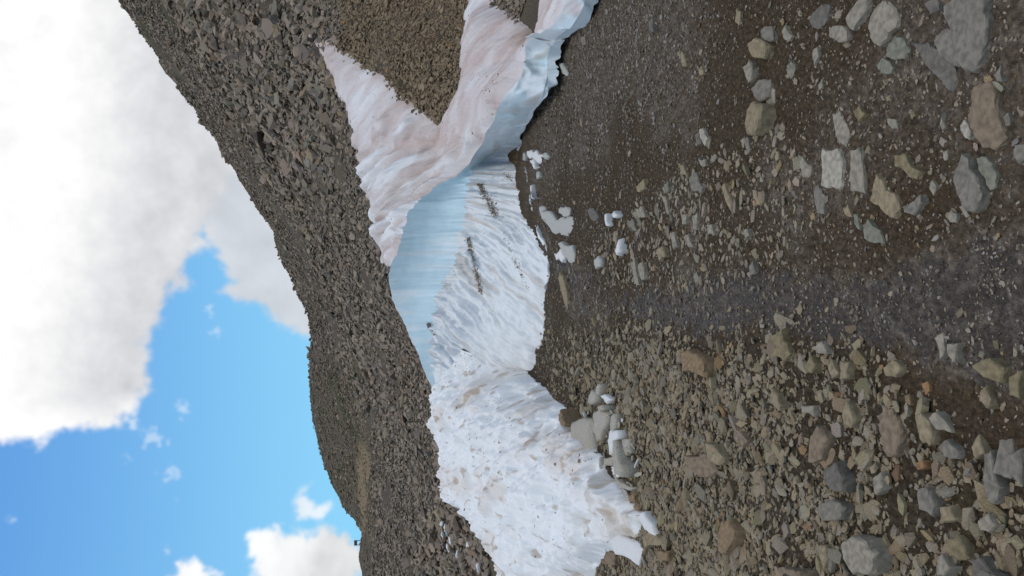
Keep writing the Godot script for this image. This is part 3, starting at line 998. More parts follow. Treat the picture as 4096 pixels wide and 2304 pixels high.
func build_slabs() -> void:
	var flat := "slate slab lying in the wet mud"
	var g1 := "flat slabs lying in the mud"
	# outlines read from enlarged quarters of the photograph: [thickness, tone, label, outline]
	var near := [
		[0.035, "grey", "longest broad grey slab overlapping a smaller slab in the mud", [990, -60, 1140, -60, 1140, 0, 1130, 60, 1145, 110, 1140, 190, 1110, 300, 1055, 360, 1010, 355, 985, 300, 988, 150]],
		[0.028, "grey", "rounded grey slab tucked against the longest broad slab", [850, 180, 890, 150, 950, 140, 985, 160, 985, 310, 950, 335, 910, 310, 860, 260, 842, 215]],
		[0.04, "dark", "dark pointed triangular slab with one tan corner", [710, 210, 800, 212, 830, 240, 870, 270, 930, 350, 940, 400, 915, 465, 890, 455, 780, 320]],
		[0.03, "pale", "pale notched slab with a dark mark near its middle", [510, 130, 540, 50, 580, 0, 615, 20, 655, 90, 650, 140, 610, 165, 600, 200, 565, 235, 520, 190]],
		[0.03, "green", "greenish grey four sided slab touching the triangular slab", [600, 240, 640, 180, 700, 210, 720, 250, 690, 300, 640, 305, 595, 285]],
		[0.03, "pale", "", [400, 95, 420, 60, 460, 0, 515, -10, 505, 50, 465, 110, 440, 155, 410, 130]],
		[0.03, "pale", "", [320, 150, 345, 130, 405, 140, 420, 200, 370, 215, 325, 190]],
		[0.04, "brown", "large rounded brown grey slab with a pale stone under its edge", [1030, 520, 1040, 440, 1110, 400, 1140, 430, 1160, 560, 1175, 630, 1200, 690, 1140, 760, 1085, 750, 1045, 690, 1010, 600]],
		[0.035, "grey", "long pointed grey slab with a crooked crack beside a curved slab", [960, 860, 1000, 770, 1030, 790, 1040, 850, 1090, 920, 1110, 980, 1060, 1070, 1020, 1065, 990, 1000, 955, 910]],
		[0.025, "green", "curved greenish slab beside the long pointed slab", [1065, 800, 1090, 785, 1140, 820, 1160, 880, 1155, 950, 1125, 960, 1105, 900, 1070, 850]],
		[0.035, "white", "palest squarish slab with straight edges in the mud", [285, 745, 365, 745, 380, 800, 385, 930, 370, 950, 275, 935, 280, 830]],
		[0.025, "pale", "narrow straight pale slab lying parallel to the squarish slab", [430, 760, 470, 740, 485, 780, 490, 850, 500, 980, 425, 960, 430, 850]],
		[0.025, "pale", "", [330, 570, 370, 560, 400, 620, 420, 690, 390, 735, 370, 720, 345, 660]],
		[0.03, "tan", "wedge shaped pale tan slab with a hooked side", [570, 870, 610, 920, 620, 960, 655, 970, 685, 1050, 655, 1100, 620, 1080, 540, 1010, 555, 940]],
		[0.035, "olive", "olive tan kidney shaped stone alone in the mud", [660, 780, 715, 775, 725, 810, 780, 860, 770, 905, 730, 890, 665, 840]],
		[0.03, "green", "pale greenish triangular slab by the gritty channel edge", [500, 1150, 520, 1100, 580, 1160, 590, 1230, 500, 1200]],
		[0.025, "grey", "", [715, 1040, 760, 1020, 805, 980, 815, 1020, 770, 1085, 720, 1070]],
		[0.025, "pale", "", [910, 1100, 930, 1055, 965, 1075, 965, 1125, 930, 1120]],
		[0.02, "pale", "", [975, 1040, 1000, 1030, 1030, 1085, 1010, 1095]],
		[0.025, "grey", "", [235, 960, 255, 925, 290, 980, 290, 1080, 255, 1070]],
		[0.02, "pale", "", [170, 830, 180, 785, 225, 840, 210, 895, 180, 890]],
		[0.02, "green", "", [425, 1080, 440, 1075, 465, 1160, 435, 1130]],
		[0.025, "pale", "", [75, 160, 95, 130, 135, 180, 110, 210, 85, 195]],
		[0.025, "green", "", [110, 330, 130, 305, 155, 345, 130, 400, 115, 370]],
		[0.02, "pale", "", [240, 250, 262, 235, 268, 280, 245, 330]],
		[0.03, "olive", "", [430, 560, 460, 530, 495, 570, 460, 615]],
		[0.015, "pale", "", [880, 625, 890, 565, 910, 640, 895, 660]],
		[0.025, "grey", "", [1230, 730, 1280, 725, 1285, 800, 1255, 830, 1225, 790]],
		[0.02, "grey", "", [1140, 380, 1180, 325, 1190, 410, 1160, 410]],
		[0.015, "pale", "", [280, 430, 300, 395, 305, 440, 285, 455]],
		[0.02, "dark", "", [800, 20, 870, -10, 880, 50, 830, 75]],
		[0.02, "green", "", [550, 330, 580, 290, 640, 340, 635, 365, 580, 370]],
		[0.03, "grey", "", [890, 30, 960, -20, 990, 60, 960, 165, 930, 150]],
		[0.02, "dark", "", [210, 100, 250, 40, 310, 30, 300, 100, 260, 145, 225, 140]],
		[0.018, "pale", "", [835, 950, 850, 905, 875, 940, 855, 985]],
		[0.02, "grey", "", [1165, 585, 1195, 565, 1205, 630, 1180, 640]],
		[0.02, "white", "pale bluish stone poking from under the large rounded slab", [975, 630, 995, 600, 1035, 660, 1025, 705, 990, 670]],
		[0.02, "pale", "", [-5, 470, 45, 440, 40, 520, 0, 540]],
		[0.02, "tan", "", [375, 1045, 400, 1030, 425, 1090, 385, 1080]],
		[0.014, "tan", "", [585, 490, 605, 475, 612, 505, 592, 510]],
		[0.014, "olive", "", [720, 580, 742, 552, 748, 580, 728, 600]],
		[0.02, "pale", "", [600, 600, 650, 605, 660, 650, 630, 648]],
		[0.018, "pale", "", [892, 765, 915, 755, 920, 800, 905, 810]]]
	add_slabs(near, 3072.0, 0.0, 0.795, flat, g1)
	var middle := [
		[0.10, "tan", "thick squared tan block standing on the mud beside a stone row", [1180, 610, 1200, 540, 1225, 510, 1300, 530, 1300, 640, 1250, 685, 1185, 645]],
		[0.06, "grey", "", [1215, 450, 1240, 400, 1300, 395, 1300, 490, 1260, 515]],
		[0.05, "pale", "", [1170, 340, 1200, 305, 1220, 370, 1200, 420]],
		[0.07, "tan", "", [1215, 220, 1240, 190, 1285, 230, 1280, 300, 1235, 290]],
		[0.05, "grey", "", [1250, 150, 1290, 130, 1310, 200, 1260, 190]],
		[0.04, "grey", "", [905, 890, 935, 865, 975, 940, 965, 975, 920, 960]],
		[0.03, "tan", "", [850, 820, 875, 830, 900, 900, 870, 880]],
		[0.04, "white", "", [965, 650, 985, 645, 1015, 700, 1000, 735, 970, 690]],
		[0.03, "tan", "", [840, 265, 870, 265, 890, 330, 870, 335]],
		[0.04, "tan", "", [640, 940, 675, 900, 680, 950, 645, 965]],
		[0.04, "pale", "", [635, 1050, 665, 1035, 690, 1090, 650, 1100]],
		[0.05, "tan", "", [1060, 940, 1085, 920, 1110, 1010, 1105, 1070, 1075, 1010]],
		[0.04, "pale", "", [800, 1180, 820, 1165, 840, 1240, 815, 1255]],
		[0.04, "pale", "", [855, 1190, 880, 1175, 905, 1250, 880, 1245]],
		[0.04, "pale", "", [985, 1130, 1010, 1130, 1020, 1180, 990, 1180]],
		[0.05, "tan", "", [735, 1260, 765, 1235, 780, 1290, 750, 1315]],
		[0.04, "pale", "", [600, 1320, 615, 1300, 640, 1430, 615, 1430]],
		[0.04, "pale", "", [640, 1330, 660, 1320, 670, 1400, 655, 1410]],
		[0.03, "green", "", [770, 930, 790, 915, 795, 965, 775, 970]],
		[0.03, "dark", "", [935, 680, 955, 665, 970, 720, 945, 735]],
		[0.03, "pale", "", [950, 790, 985, 800, 990, 835, 960, 830]],
		[0.03, "grey", "", [600, 1110, 620, 1100, 640, 1160, 615, 1155]],
		[0.035, "pale", "", [760, 985, 785, 1000, 800, 1080, 785, 1070]],
		[0.03, "pale", "", [865, 1080, 890, 1075, 885, 1130, 870, 1130]],
		[0.03, "pale", "", [905, 1090, 930, 1070, 925, 1160, 910, 1150]],
		[0.04, "grey", "", [1195, 1340, 1215, 1310, 1230, 1370, 1200, 1390]],
		[0.04, "pale", "", [1175, 1165, 1195, 1150, 1210, 1185, 1185, 1205]],
		[0.03, "grey", "", [355, 190, 375, 180, 380, 225, 362, 228]],
		[0.03, "dark", "", [695, 110, 720, 90, 725, 160, 700, 160]],
		[0.03, "tan", "", [1125, 40, 1150, 60, 1145, 125, 1120, 110]],
		[0.03, "tan", "", [938, 345, 955, 330, 968, 370, 950, 382]],
		[0.03, "grey", "", [1180, 690, 1205, 690, 1220, 750, 1205, 770]],
		[0.03, "dark", "", [390, 1060, 420, 1045, 450, 1095, 420, 1110]],
		[0.05, "tan", "tapered tan stone lying across the gritty channel beside the snow", [230, 1395, 250, 1370, 268, 1385, 285, 1520, 262, 1560]]]
	add_slabs(middle, 2048.0, 0.0, 0.795, "slab on the mud among the pebbles", "flat slabs on the mud near the snow")
	var left := [
		[0.06, "olive", "tall tan stone at the edge of the rubble by the channel", [30, 250, 90, 200, 90, 260, 125, 330, 100, 370, 45, 350]],
		[0.05, "olive", "", [190, 400, 215, 340, 245, 380, 230, 430, 195, 425]],
		[0.05, "pale", "", [220, 300, 260, 265, 290, 330, 250, 330]],
		[0.06, "tan", "", [370, 365, 420, 370, 410, 460, 370, 465]],
		[0.05, "tan", "", [285, 400, 310, 360, 350, 430, 310, 455]],
		[0.06, "tan", "", [590, 400, 630, 360, 665, 400, 640, 450, 600, 440]],
		[0.06, "tan", "", [10, 550, 40, 500, 95, 590, 70, 620, 30, 590]],
		[0.05, "pale", "", [185, 590, 235, 590, 240, 650, 190, 620]],
		[0.07, "tan", "", [365, 610, 395, 565, 450, 660, 430, 705, 380, 670]],
		[0.08, "brown", "", [230, 740, 260, 690, 310, 760, 280, 860, 220, 880]],
		[0.09, "dark", "blue grey angular block in the rubble with a brown side", [280, 900, 350, 870, 410, 950, 425, 1025, 350, 1020, 280, 970]],
		[0.08, "grey", "", [300, 1110, 370, 1060, 420, 1100, 415, 1160, 330, 1170]],
		[0.11, "pale", "biggest pale grey block in the rubble with layered edges", [410, 1290, 470, 1240, 550, 1260, 600, 1330, 590, 1430, 480, 1440, 430, 1370]],
		[0.05, "brown", "broad brown slab with a blue grey band in the rubble", [550, 640, 630, 610, 660, 660, 690, 720, 670, 830, 620, 850, 580, 780]],
		[0.06, "tan", "", [760, 640, 790, 625, 830, 680, 820, 790, 770, 770]],
		[0.05, "pale", "", [825, 650, 860, 620, 920, 730, 850, 710]],
		[0.05, "grey", "", [870, 780, 900, 760, 960, 820, 950, 860, 880, 850]],
		[0.07, "olive", "tan rounded block on the bare wet channel", [1060, 390, 1140, 350, 1200, 400, 1190, 480, 1110, 450]],
		[0.05, "tan", "", [1075, 520, 1110, 485, 1145, 560, 1130, 610, 1080, 570]],
		[0.04, "pale", "", [830, 250, 870, 220, 885, 310, 860, 360]],
		[0.04, "pale", "", [925, 280, 985, 275, 970, 380, 930, 340]],
		[0.05, "grey", "", [1150, 760, 1210, 755, 1230, 820, 1240, 960, 1140, 930]],
		[0.07, "grey", "", [1080, 830, 1120, 810, 1170, 1000, 1150, 1070, 1090, 1090, 1070, 950]],
		[0.08, "grey", "", [1210, 830, 1300, 800, 1300, 1000, 1230, 950]],
		[0.06, "grey", "", [780, 1010, 830, 1005, 880, 1090, 870, 1150, 800, 1110]],
		[0.07, "pale", "", [535, 950, 580, 920, 610, 1000, 560, 1040]],
		[0.05, "pale", "", [1070, 1170, 1130, 1130, 1160, 1190, 1130, 1230, 1080, 1220]],
		[0.06, "tan", "", [880, 1100, 930, 1090, 965, 1160, 900, 1180]],
		[0.07, "pale", "", [860, 1400, 900, 1330, 950, 1400, 920, 1449, 870, 1449]],
		[0.06, "olive", "", [910, 1260, 960, 1240, 1030, 1360, 980, 1370, 930, 1320]],
		[0.04, "rust", "small orange rust coloured stone beside the rubble edge", [765, 480, 800, 470, 805, 520, 785, 540]],
		[0.05, "tan", "", [1010, 800, 1040, 730, 1090, 830, 1040, 860]],
		[0.06, "olive", "", [1235, 450, 1300, 410, 1300, 560, 1250, 540]],
		[0.06, "tan", "", [265, 1300, 330, 1290, 330, 1360, 295, 1420]],
		[0.07, "brown", "", [-10, 1400, 70, 1400, 230, 1420, 230, 1470, 60, 1470]],
		[0.07, "dark", "", [1060, 1360, 1110, 1350, 1230, 1449, 1100, 1470]],
		[0.05, "rust", "", [755, 880, 790, 865, 800, 900, 765, 915]]]
	add_slabs(left, 3072.0, 1152.0, 0.795, "stone bigger than its neighbours in the rubble", "large stones of the rubble")
	var upleft := [
		[0.13, "rust_brown", "brown wedge shaped boulder alone on the gravel by the channel", [880, 320, 910, 305, 985, 370, 995, 450, 900, 420]],
		[0.08, "brown", "flat topped brown block leaning against another in the rubble", [910, 840, 1000, 830, 1030, 920, 1010, 950, 920, 900]],
		[0.08, "tan", "", [1000, 780, 1040, 790, 1085, 850, 1060, 890, 1010, 870]],
		[0.10, "rust_brown", "ochre tan block with a shadowed side in the rubble", [1080, 1170, 1120, 1160, 1160, 1220, 1130, 1330, 1090, 1330]],
		[0.06, "brown", "", [1130, 740, 1160, 720, 1195, 770, 1160, 800]],
		[0.06, "tan", "", [670, 1250, 740, 1240, 770, 1290, 690, 1310]],
		[0.07, "rust_brown", "", [720, 1320, 790, 1320, 790, 1370, 740, 1380]],
		[0.06, "rust_brown", "", [580, 1030, 640, 1030, 640, 1080, 600, 1090]],
		[0.05, "brown", "", [460, 1330, 530, 1330, 530, 1390, 460, 1390]]]
	add_slabs(upleft, 2048.0, 1152.0, 0.795, "stone in the rubble below the snow", "large brown stones of the rubble")

func form(q: PackedVector2Array) -> String:
	var lo := Vector3(1e9, 0, 1e9)
	var hi := -lo
	for p in q:
		var w := on_plane(p.x, p.y)
		lo = Vector3(minf(lo.x, w.x), 0, minf(lo.z, w.z))
		hi = Vector3(maxf(hi.x, w.x), 0, maxf(hi.z, w.z))
	var e := hi - lo
	var big := maxf(e.x, e.z)
	var size := "finger sized" if big < 0.06 else "palm sized" if big < 0.10 else "hand sized" if big < 0.16 else "foot long"
	var lean := "narrow " if minf(e.x, e.z) < big * 0.45 else "squat " if minf(e.x, e.z) > big * 0.8 else ""
	return lean + size + " " + ["", "", "", "three", "four", "five", "six", "seven", "eight", "nine", "many", "many"][mini(q.size(), 11)] + " cornered"

func add_slabs(list: Array, ox: float, oy: float, s: float, plain: String, group: String) -> void:
	var words := {"white": "palest", "pale": "pale", "grey": "mid grey", "dark": "dark", "tan": "tan", "olive": "olive", "green": "greenish", "brown": "brown", "rust": "rusty", "rust_brown": "ochre"}
	for it in list:
		var o := slab(crop(it[3], ox, oy, s), it[0] * 0.52, "flat_stone" if it[0] < 0.05 else "stone_block", M[it[1]], 0.05 if it[0] < 0.05 else 0.20, 0.07, 0.07 if it[0] < 0.05 else 0.2)
		if it[2] != "":
			tag(o, it[2], "stone")
		else:
			tag(o, words[it[1]] + " " + form(crop(it[3], ox, oy, s)) + " " + plain, "stone", group)

func build_ice() -> void:
	var chunks := [
		["clear grey ice chunk with six sides resting against a bigger one", [490, 620, 560, 595, 600, 620, 600, 680, 545, 705, 495, 665]],
		["rounded ice chunk with a brown dirty hole in its middle", [480, 750, 520, 710, 600, 700, 640, 810, 590, 920, 530, 900, 480, 820]],
		["long yellowish dirty ice chunk beside the holed one", [340, 650, 400, 640, 480, 740, 510, 860, 450, 885, 400, 800, 340, 720]],
		["thin yellowish ice sliver beneath the long dirty chunk", [295, 600, 330, 590, 350, 640, 340, 720, 370, 790, 330, 730]],
		["notched oblong ice chunk lying on the mud beside white crumbs", [540, 980, 570, 965, 600, 1005, 655, 1000, 665, 1080, 660, 1180, 620, 1190, 590, 1120]],
		["small four sided ice chunk alone on the mud", [845, 1150, 900, 1120, 945, 1150, 950, 1220, 885, 1255, 855, 1210]],
		["small clear ice flake on the mud under the blue wall", [330, 50, 360, 25, 385, 70, 365, 105]],
		["small rounded ice lump at the foot of the apron", [255, 240, 290, 235, 305, 275, 265, 310]],
		["smooth ice pebble at the snow's foot under the blue wall", [105, 40, 140, 20, 165, 60, 150, 115, 115, 100]]]
	for it in chunks:
		var o := slab(crop(it[1], 2050.0, 600.0, 0.3796), 0.032, "ice_chunk", M.chunk, 0.12, 0.06, 0.6)
		tag(o, it[0], "ice chunk", "ice chunks fallen on the mud")
	var o2 := slab(crop([1112, 520, 1135, 522, 1168, 632, 1130, 615], 1700.0, 0.0, 0.483), 0.035, "ice_chunk", M.chunk, 0.1, 0.05, 0.6)
	tag(o2, "slender curved white ice sliver on the mud near the overhang", "ice chunk", "ice chunks fallen on the mud")
	var bits := [
		["fresh white snow clump on a dark stone in the mud", [1045, 690, 1090, 640, 1130, 690, 1100, 720]],
		["narrow white snow clump beside the dark stone in the mud", [995, 680, 1020, 670, 1040, 800, 1010, 795]],
		["pointed white snow clump beside a tan slab in the mud", [1125, 1000, 1170, 930, 1190, 1080, 1120, 1080]],
		["ragged white snow crumbs beside the notched ice chunk", [490, 1090, 530, 1030, 560, 1130, 545, 1190, 505, 1160]],
		["dirty snow scrap in the gap below the apron", [200, 10, 260, 0, 310, 60, 260, 120, 225, 90]],
		["dirty yellow white snow scrap below the apron", [215, 110, 250, 100, 275, 190, 250, 205]],
		["white snow scrap lying along the apron's foot", [190, 370, 215, 365, 260, 520, 230, 510]]]
	for it in bits:
		var o := slab(crop(it[1], 2050.0, 600.0, 0.3796), 0.045, "snow_clump", M.bit, 0.2, 0.12, 0.6)
		tag(o, it[0], "snow clump")
	var more := [
		["smooth white snow lump on the rubble below the mound", [650, 1140, 690, 1120, 720, 1180, 730, 1250, 690, 1220], 0.05],
		["dirty speckled snow block beside the rubble at the mound's foot", [515, 1240, 600, 1260, 640, 1320, 620, 1400, 545, 1340], 0.05]]
	for it in more:
		var o := slab(crop(it[1], 2048.0, 1152.0, 0.795), it[2], "snow_clump", M.bit, 0.2, 0.06, 0.6)
		tag(o, it[0], "snow clump")
	# the heap of broken ice plates at the mound's foot
	var heap := [
		["longest speckled grey ice block of the broken heap", [320, 500, 400, 450, 490, 480, 530, 800, 575, 1150, 500, 1220, 440, 1130, 370, 900, 330, 680], 0.12],
		["wide tan stained ice plate tapering to a point", [520, 400, 720, 420, 700, 560, 600, 770, 540, 800, 520, 640], 0.08],
		["rounded white ice cap resting behind the thick ice plate", [690, 760, 760, 610, 860, 620, 870, 720, 790, 760, 760, 900, 690, 960], 0.10],
		["thick pale ice plate leaning across the heap", [740, 720, 800, 700, 890, 880, 990, 1090, 960, 1210, 850, 1180, 770, 930], 0.13],
		["slim finger of ice in the broken heap", [570, 930, 630, 930, 700, 1240, 640, 1240], 0.09],
		["white ice block with a ragged end above the heap", [430, 250, 520, 150, 610, 180, 610, 300, 500, 360, 390, 340], 0.10],
		["clean upright ice sliver at the head of the heap", [570, 150, 610, 85, 650, 100, 620, 250, 560, 255], 0.10],
		["round grey ice pebble at the head of the heap", [630, 230, 680, 210, 740, 290, 700, 350], 0.08],
		["flat speckled ice crumb across the head of the heap", [590, 370, 700, 340, 710, 400, 630, 440], 0.11],
		["tan stump of ice under the rounded white cap", [660, 960, 770, 940, 730, 1060, 665, 1055], 0.09],
		["pointed speckled ice plate at the foot of the heap", [810, 1210, 850, 1200, 1040, 1310, 1000, 1350, 880, 1330], 0.08],
		["grey ice plate behind the rounded white cap", [750, 450, 830, 430, 820, 600, 740, 690, 690, 650], 0.07],
		["low clear ice sheet between the finger and thick plate", [670, 1060, 830, 1000, 840, 1180, 700, 1240], 0.04],
		["thin grey ice plate edging the rubble side of the heap", [860, 730, 970, 720, 1000, 900, 940, 960], 0.06]]
	for k in heap.size():
		var it: Array = heap[k]
		var shape := crop(it[1], 2200.0, 1500.0, 0.345)
		var mid := Vector2.ZERO
		for q in shape:
			mid += q / shape.size()
		for q in shape.size():
			shape[q] = mid + (shape[q] - mid) * 0.9
		var o := slab(shape, it[2] * 0.7, "ice_block", M.old_ice if k % 5 != 2 else M.bit, 0.16, 0.04, 0.75)
		tag(o, it[0], "ice block", "broken ice heap at the mound's foot")
	var field := poly([2330, 1660, 2440, 1600, 2520, 1700, 2560, 1860, 2545, 1990, 2440, 1960, 2380, 1850])
	var n := 0
	while n < 46:
		var q := Vector2(rng.randf_range(2320, 2570), rng.randf_range(1590, 2000))
		if not inside(q, field):
			continue
		var p := on_plane(q.x, q.y, 0.03)
		var o := obj("ice_crumb", shards[rng.randi() % 18], M.old_ice if rng.randf() < 0.6 else M.bit)
		var size := 0.045 * exp(rng.randfn(0.0, 0.4))
		var t := Transform3D(tilted(Vector3(0, 1, SLOPE), 0.7).scaled_local(Vector3(size * 1.7, size * 0.9, size * rng.randf_range(0.7, 1.0))), Vector3(p.x, SLOPE * -p.z + mud_relief(p.x, p.z) + 0.03, p.z))
		o.transform = t
		tag(o, ("dirty tan" if o.material_override == M.old_ice else "clean white") + " ice crumb " + pose(t) + " among the broken ice heap", "ice crumb", "crumbs of the broken ice heap")
		n += 1
	# stones melted out of the snow
	var so := slab(crop([150, 450, 190, 385, 235, 470, 290, 570, 220, 585, 170, 540], 2200.0, 1500.0, 0.345), 0.14, "stone_block", M.rust_brown, 0.2, 0.04, 0.2)
	tag(so, "smooth tan stone melted half out of the snow mound's edge", "stone")
	var dk := obj("stone_block", shards[3], M.dark)
	dk.transform = Transform3D(tilted(Vector3(0, 0.7, 0.7), 0.1).scaled_local(Vector3(0.10, 0.08, 0.09)), put(1716, 1304, 9.28))
	tag(dk, "small dark stone melted out of the snow apron under the blue wall", "stone")
	# crumbs of snow where the mound thins out beside the gravel
	var scraps := []
	for q in [[1790, 2120], [1808, 2165], [1800, 2190], [1880, 2185], [1835, 2215], [1770, 2085], [1776, 2140], [1920, 2270], [1950, 2296]]:
		var d := slope_d(q[0], q[1])
		if d < 7.0: d = 8.8
		var p := put(q[0], q[1], d)
		scraps.append(p)
	for p in scraps:
		var o := obj("snow_scrap", shards[rng.randi() % 18], M.bit)
		o.transform = Transform3D(tilted(Vector3(0, 1, 0.2), 0.3).scaled_local(Vector3(0.12, 0.14, 0.16)), p + Vector3(0, 0.01, 0))
		tag(o, "thin white snow scrap among the gravel behind the mound's end", "snow clump", "snow scraps beyond the mound")

# ---------------------------------------------------------------- sign on the ridge, grass
func build_sign() -> void:
	var root := Node3D.new()
	root.name = named("trail_sign")
	add_child(root)
	var d := 83.5
	var base := put(1449, 2171, d)
	base.y = minf(base.y, ground_h(base.x, -d) + 0.02)
	root.position = base
	tag(root, "small brown board on two posts standing on the ridge", "sign")
	var top := put(1417, 2171, d).y - base.y
	var px := d / F
	for s in [-1.0, 1.0]:
		var b := BoxMesh.new()
		b.size = Vector3(px * 2.2, top + 0.3, px * 2.2)
		var o := obj("post", b, M.wood, root)
		o.position = Vector3(s * 8.5 * px, top * 0.5 - 0.15, 0)
	var p := BoxMesh.new()
	p.size = Vector3(21.0 * px, 12.0 * px, 0.05)
	var o := obj("board", p, M.wood, root)
	o.position = Vector3(0, top - 6.0 * px, px * 1.1 + 0.028)

func build_grass() -> void:
	var st := SurfaceTool.new()
	st.begin(Mesh.PRIMITIVE_TRIANGLES)
	for k in 9:
		var a := TAU * k / 9.0 + rng.randf() * 0.5
		var r := rng.randf_range(0.05, 0.4)
		var o := Vector3(cos(a) * r, -0.05, sin(a) * r)
		var w := Vector3(-sin(a), 0, cos(a)) * 0.09
		var tip := o * 1.7 + Vector3(0, rng.randf_range(0.5, 1.0), 0)
		for q in [o - w, tip, o + w]:
			st.add_vertex(q)
	st.generate_normals()
	var tuft := st.commit()
	var list := []
	for k in 26000:
		var X := rng.randf_range(400.0, 1500.0)
		var Y := rng.randf_range(-150.0, 2450.0)
		var d := slope_d(X, Y)
		if d < 14.0:
			continue
		var x := (1152.0 - Y) / F * d
		var sky := skyline(Y)
		var g: float
		if Y < 1250.0:
			var off := X - sky
			g = smoothstep(0.12, 0.3, n_mid.get_noise_2d(x * 1.2 + 90.0, d * 0.8)) * (1.0 if off > 25.0 and off < 170.0 else 0.0)
		else:
			g = smoothstep(0.10, 0.32, n_mid.get_noise_2d(x * 0.8 + 30.0, d * 0.3)) * (0.0 if inside(Vector2(X, Y), TAN_BAND) else 1.0)
		if rng.randf() > g * 0.7:
			continue
		var s := rng.randf_range(7.0, 14.0) * d / F
		list.append([Transform3D(Basis(Vector3.UP, rng.randf() * TAU).scaled(Vector3(s, s * 0.8, s)), Vector3(x, ground_h(x, -d) + s * 0.2, -d)), Color(0.075, 0.088, 0.035).lerp(Color(0.14, 0.12, 0.06), rng.randf())])
	print("grass ", list.size())
	var root := Node3D.new()
	root.name = named("grass")
	add_child(root)
	tag(root, "sparse olive green alpine grass between the stones of the ridge", "grass", "", "stuff")
	multi("tufts", tuft, list, root, M.grass)

# ---------------------------------------------------------------- materials
func noise_image(seed_n: int, freq: float, octaves: int, type: int, size := 512) -> Image:
	var n := FastNoiseLite.new()
	n.seed = seed_n
	n.noise_type = type
	n.frequency = freq
	n.fractal_octaves = octaves
	n.fractal_type = FastNoiseLite.FRACTAL_FBM
	return n.get_seamless_image(size, size)

func remapped(im: Image, lo: float, hi: float) -> Image:
	var a: Image = im.duplicate()
	a.convert(Image.FORMAT_RGB8)
	var data := a.get_data()
	var table := PackedByteArray()
	for k in 256:
		table.append(clampi(roundi(255.0 * lerpf(lo, hi, k / 255.0)), 0, 255))
	for k in data.size():
		data[k] = table[data[k]]
	return Image.create_from_data(a.get_width(), a.get_height(), false, Image.FORMAT_RGB8, data)

func mat(albedo: Image, bump: Image, strength: float, scale: float, rough: float, lo := 0.7, hi := 1.0) -> StandardMaterial3D:
	var m := StandardMaterial3D.new()
	m.uv1_triplanar = true
	m.uv1_world_triplanar = true
	m.uv1_scale = Vector3.ONE * scale
	var a := remapped(albedo, lo, hi)
	m.albedo_texture = ImageTexture.create_from_image(a)
	var b: Image = bump.duplicate()
	b.convert(Image.FORMAT_RGBA8)
	b.bump_map_to_normal_map(strength)
	m.normal_enabled = true
	m.normal_texture = ImageTexture.create_from_image(b)
	m.roughness = rough
	m.metallic_specular = 0.25
	m.vertex_color_use_as_albedo = true
	return m

func speckle(seed_n: int) -> Image:      # silt with lighter and darker grains
	var r := RandomNumberGenerator.new()
	r.seed = seed_n
	var n := 1024
	var base := noise_image(31, 0.02, 5, FastNoiseLite.TYPE_SIMPLEX_SMOOTH, n)
	base.convert(Image.FORMAT_RGB8)
	base.adjust_bcs(1.1, 0.6, 1.0)
	for k in 26000:
		var w := 1 + int(r.randf() * r.randf() * 6.0)
		var p := Vector2i(r.randi() % n, r.randi() % n)
		var v := base.get_pixelv(p).r
		var t := r.randf()
		var u := v * r.randf_range(0.62, 0.9) if t < 0.45 else minf(v * r.randf_range(1.1, 1.5), 1.0)
		var c := Color(u, u * r.randf_range(0.96, 1.0), u * r.randf_range(0.88, 1.0))
		base.fill_rect(Rect2i(p.x, p.y, w, maxi(1, w - r.randi() % 2)), c)
		if w > 2:
			base.fill_rect(Rect2i(p.x + 1, p.y - 1, w - 1, w), c)
	return base

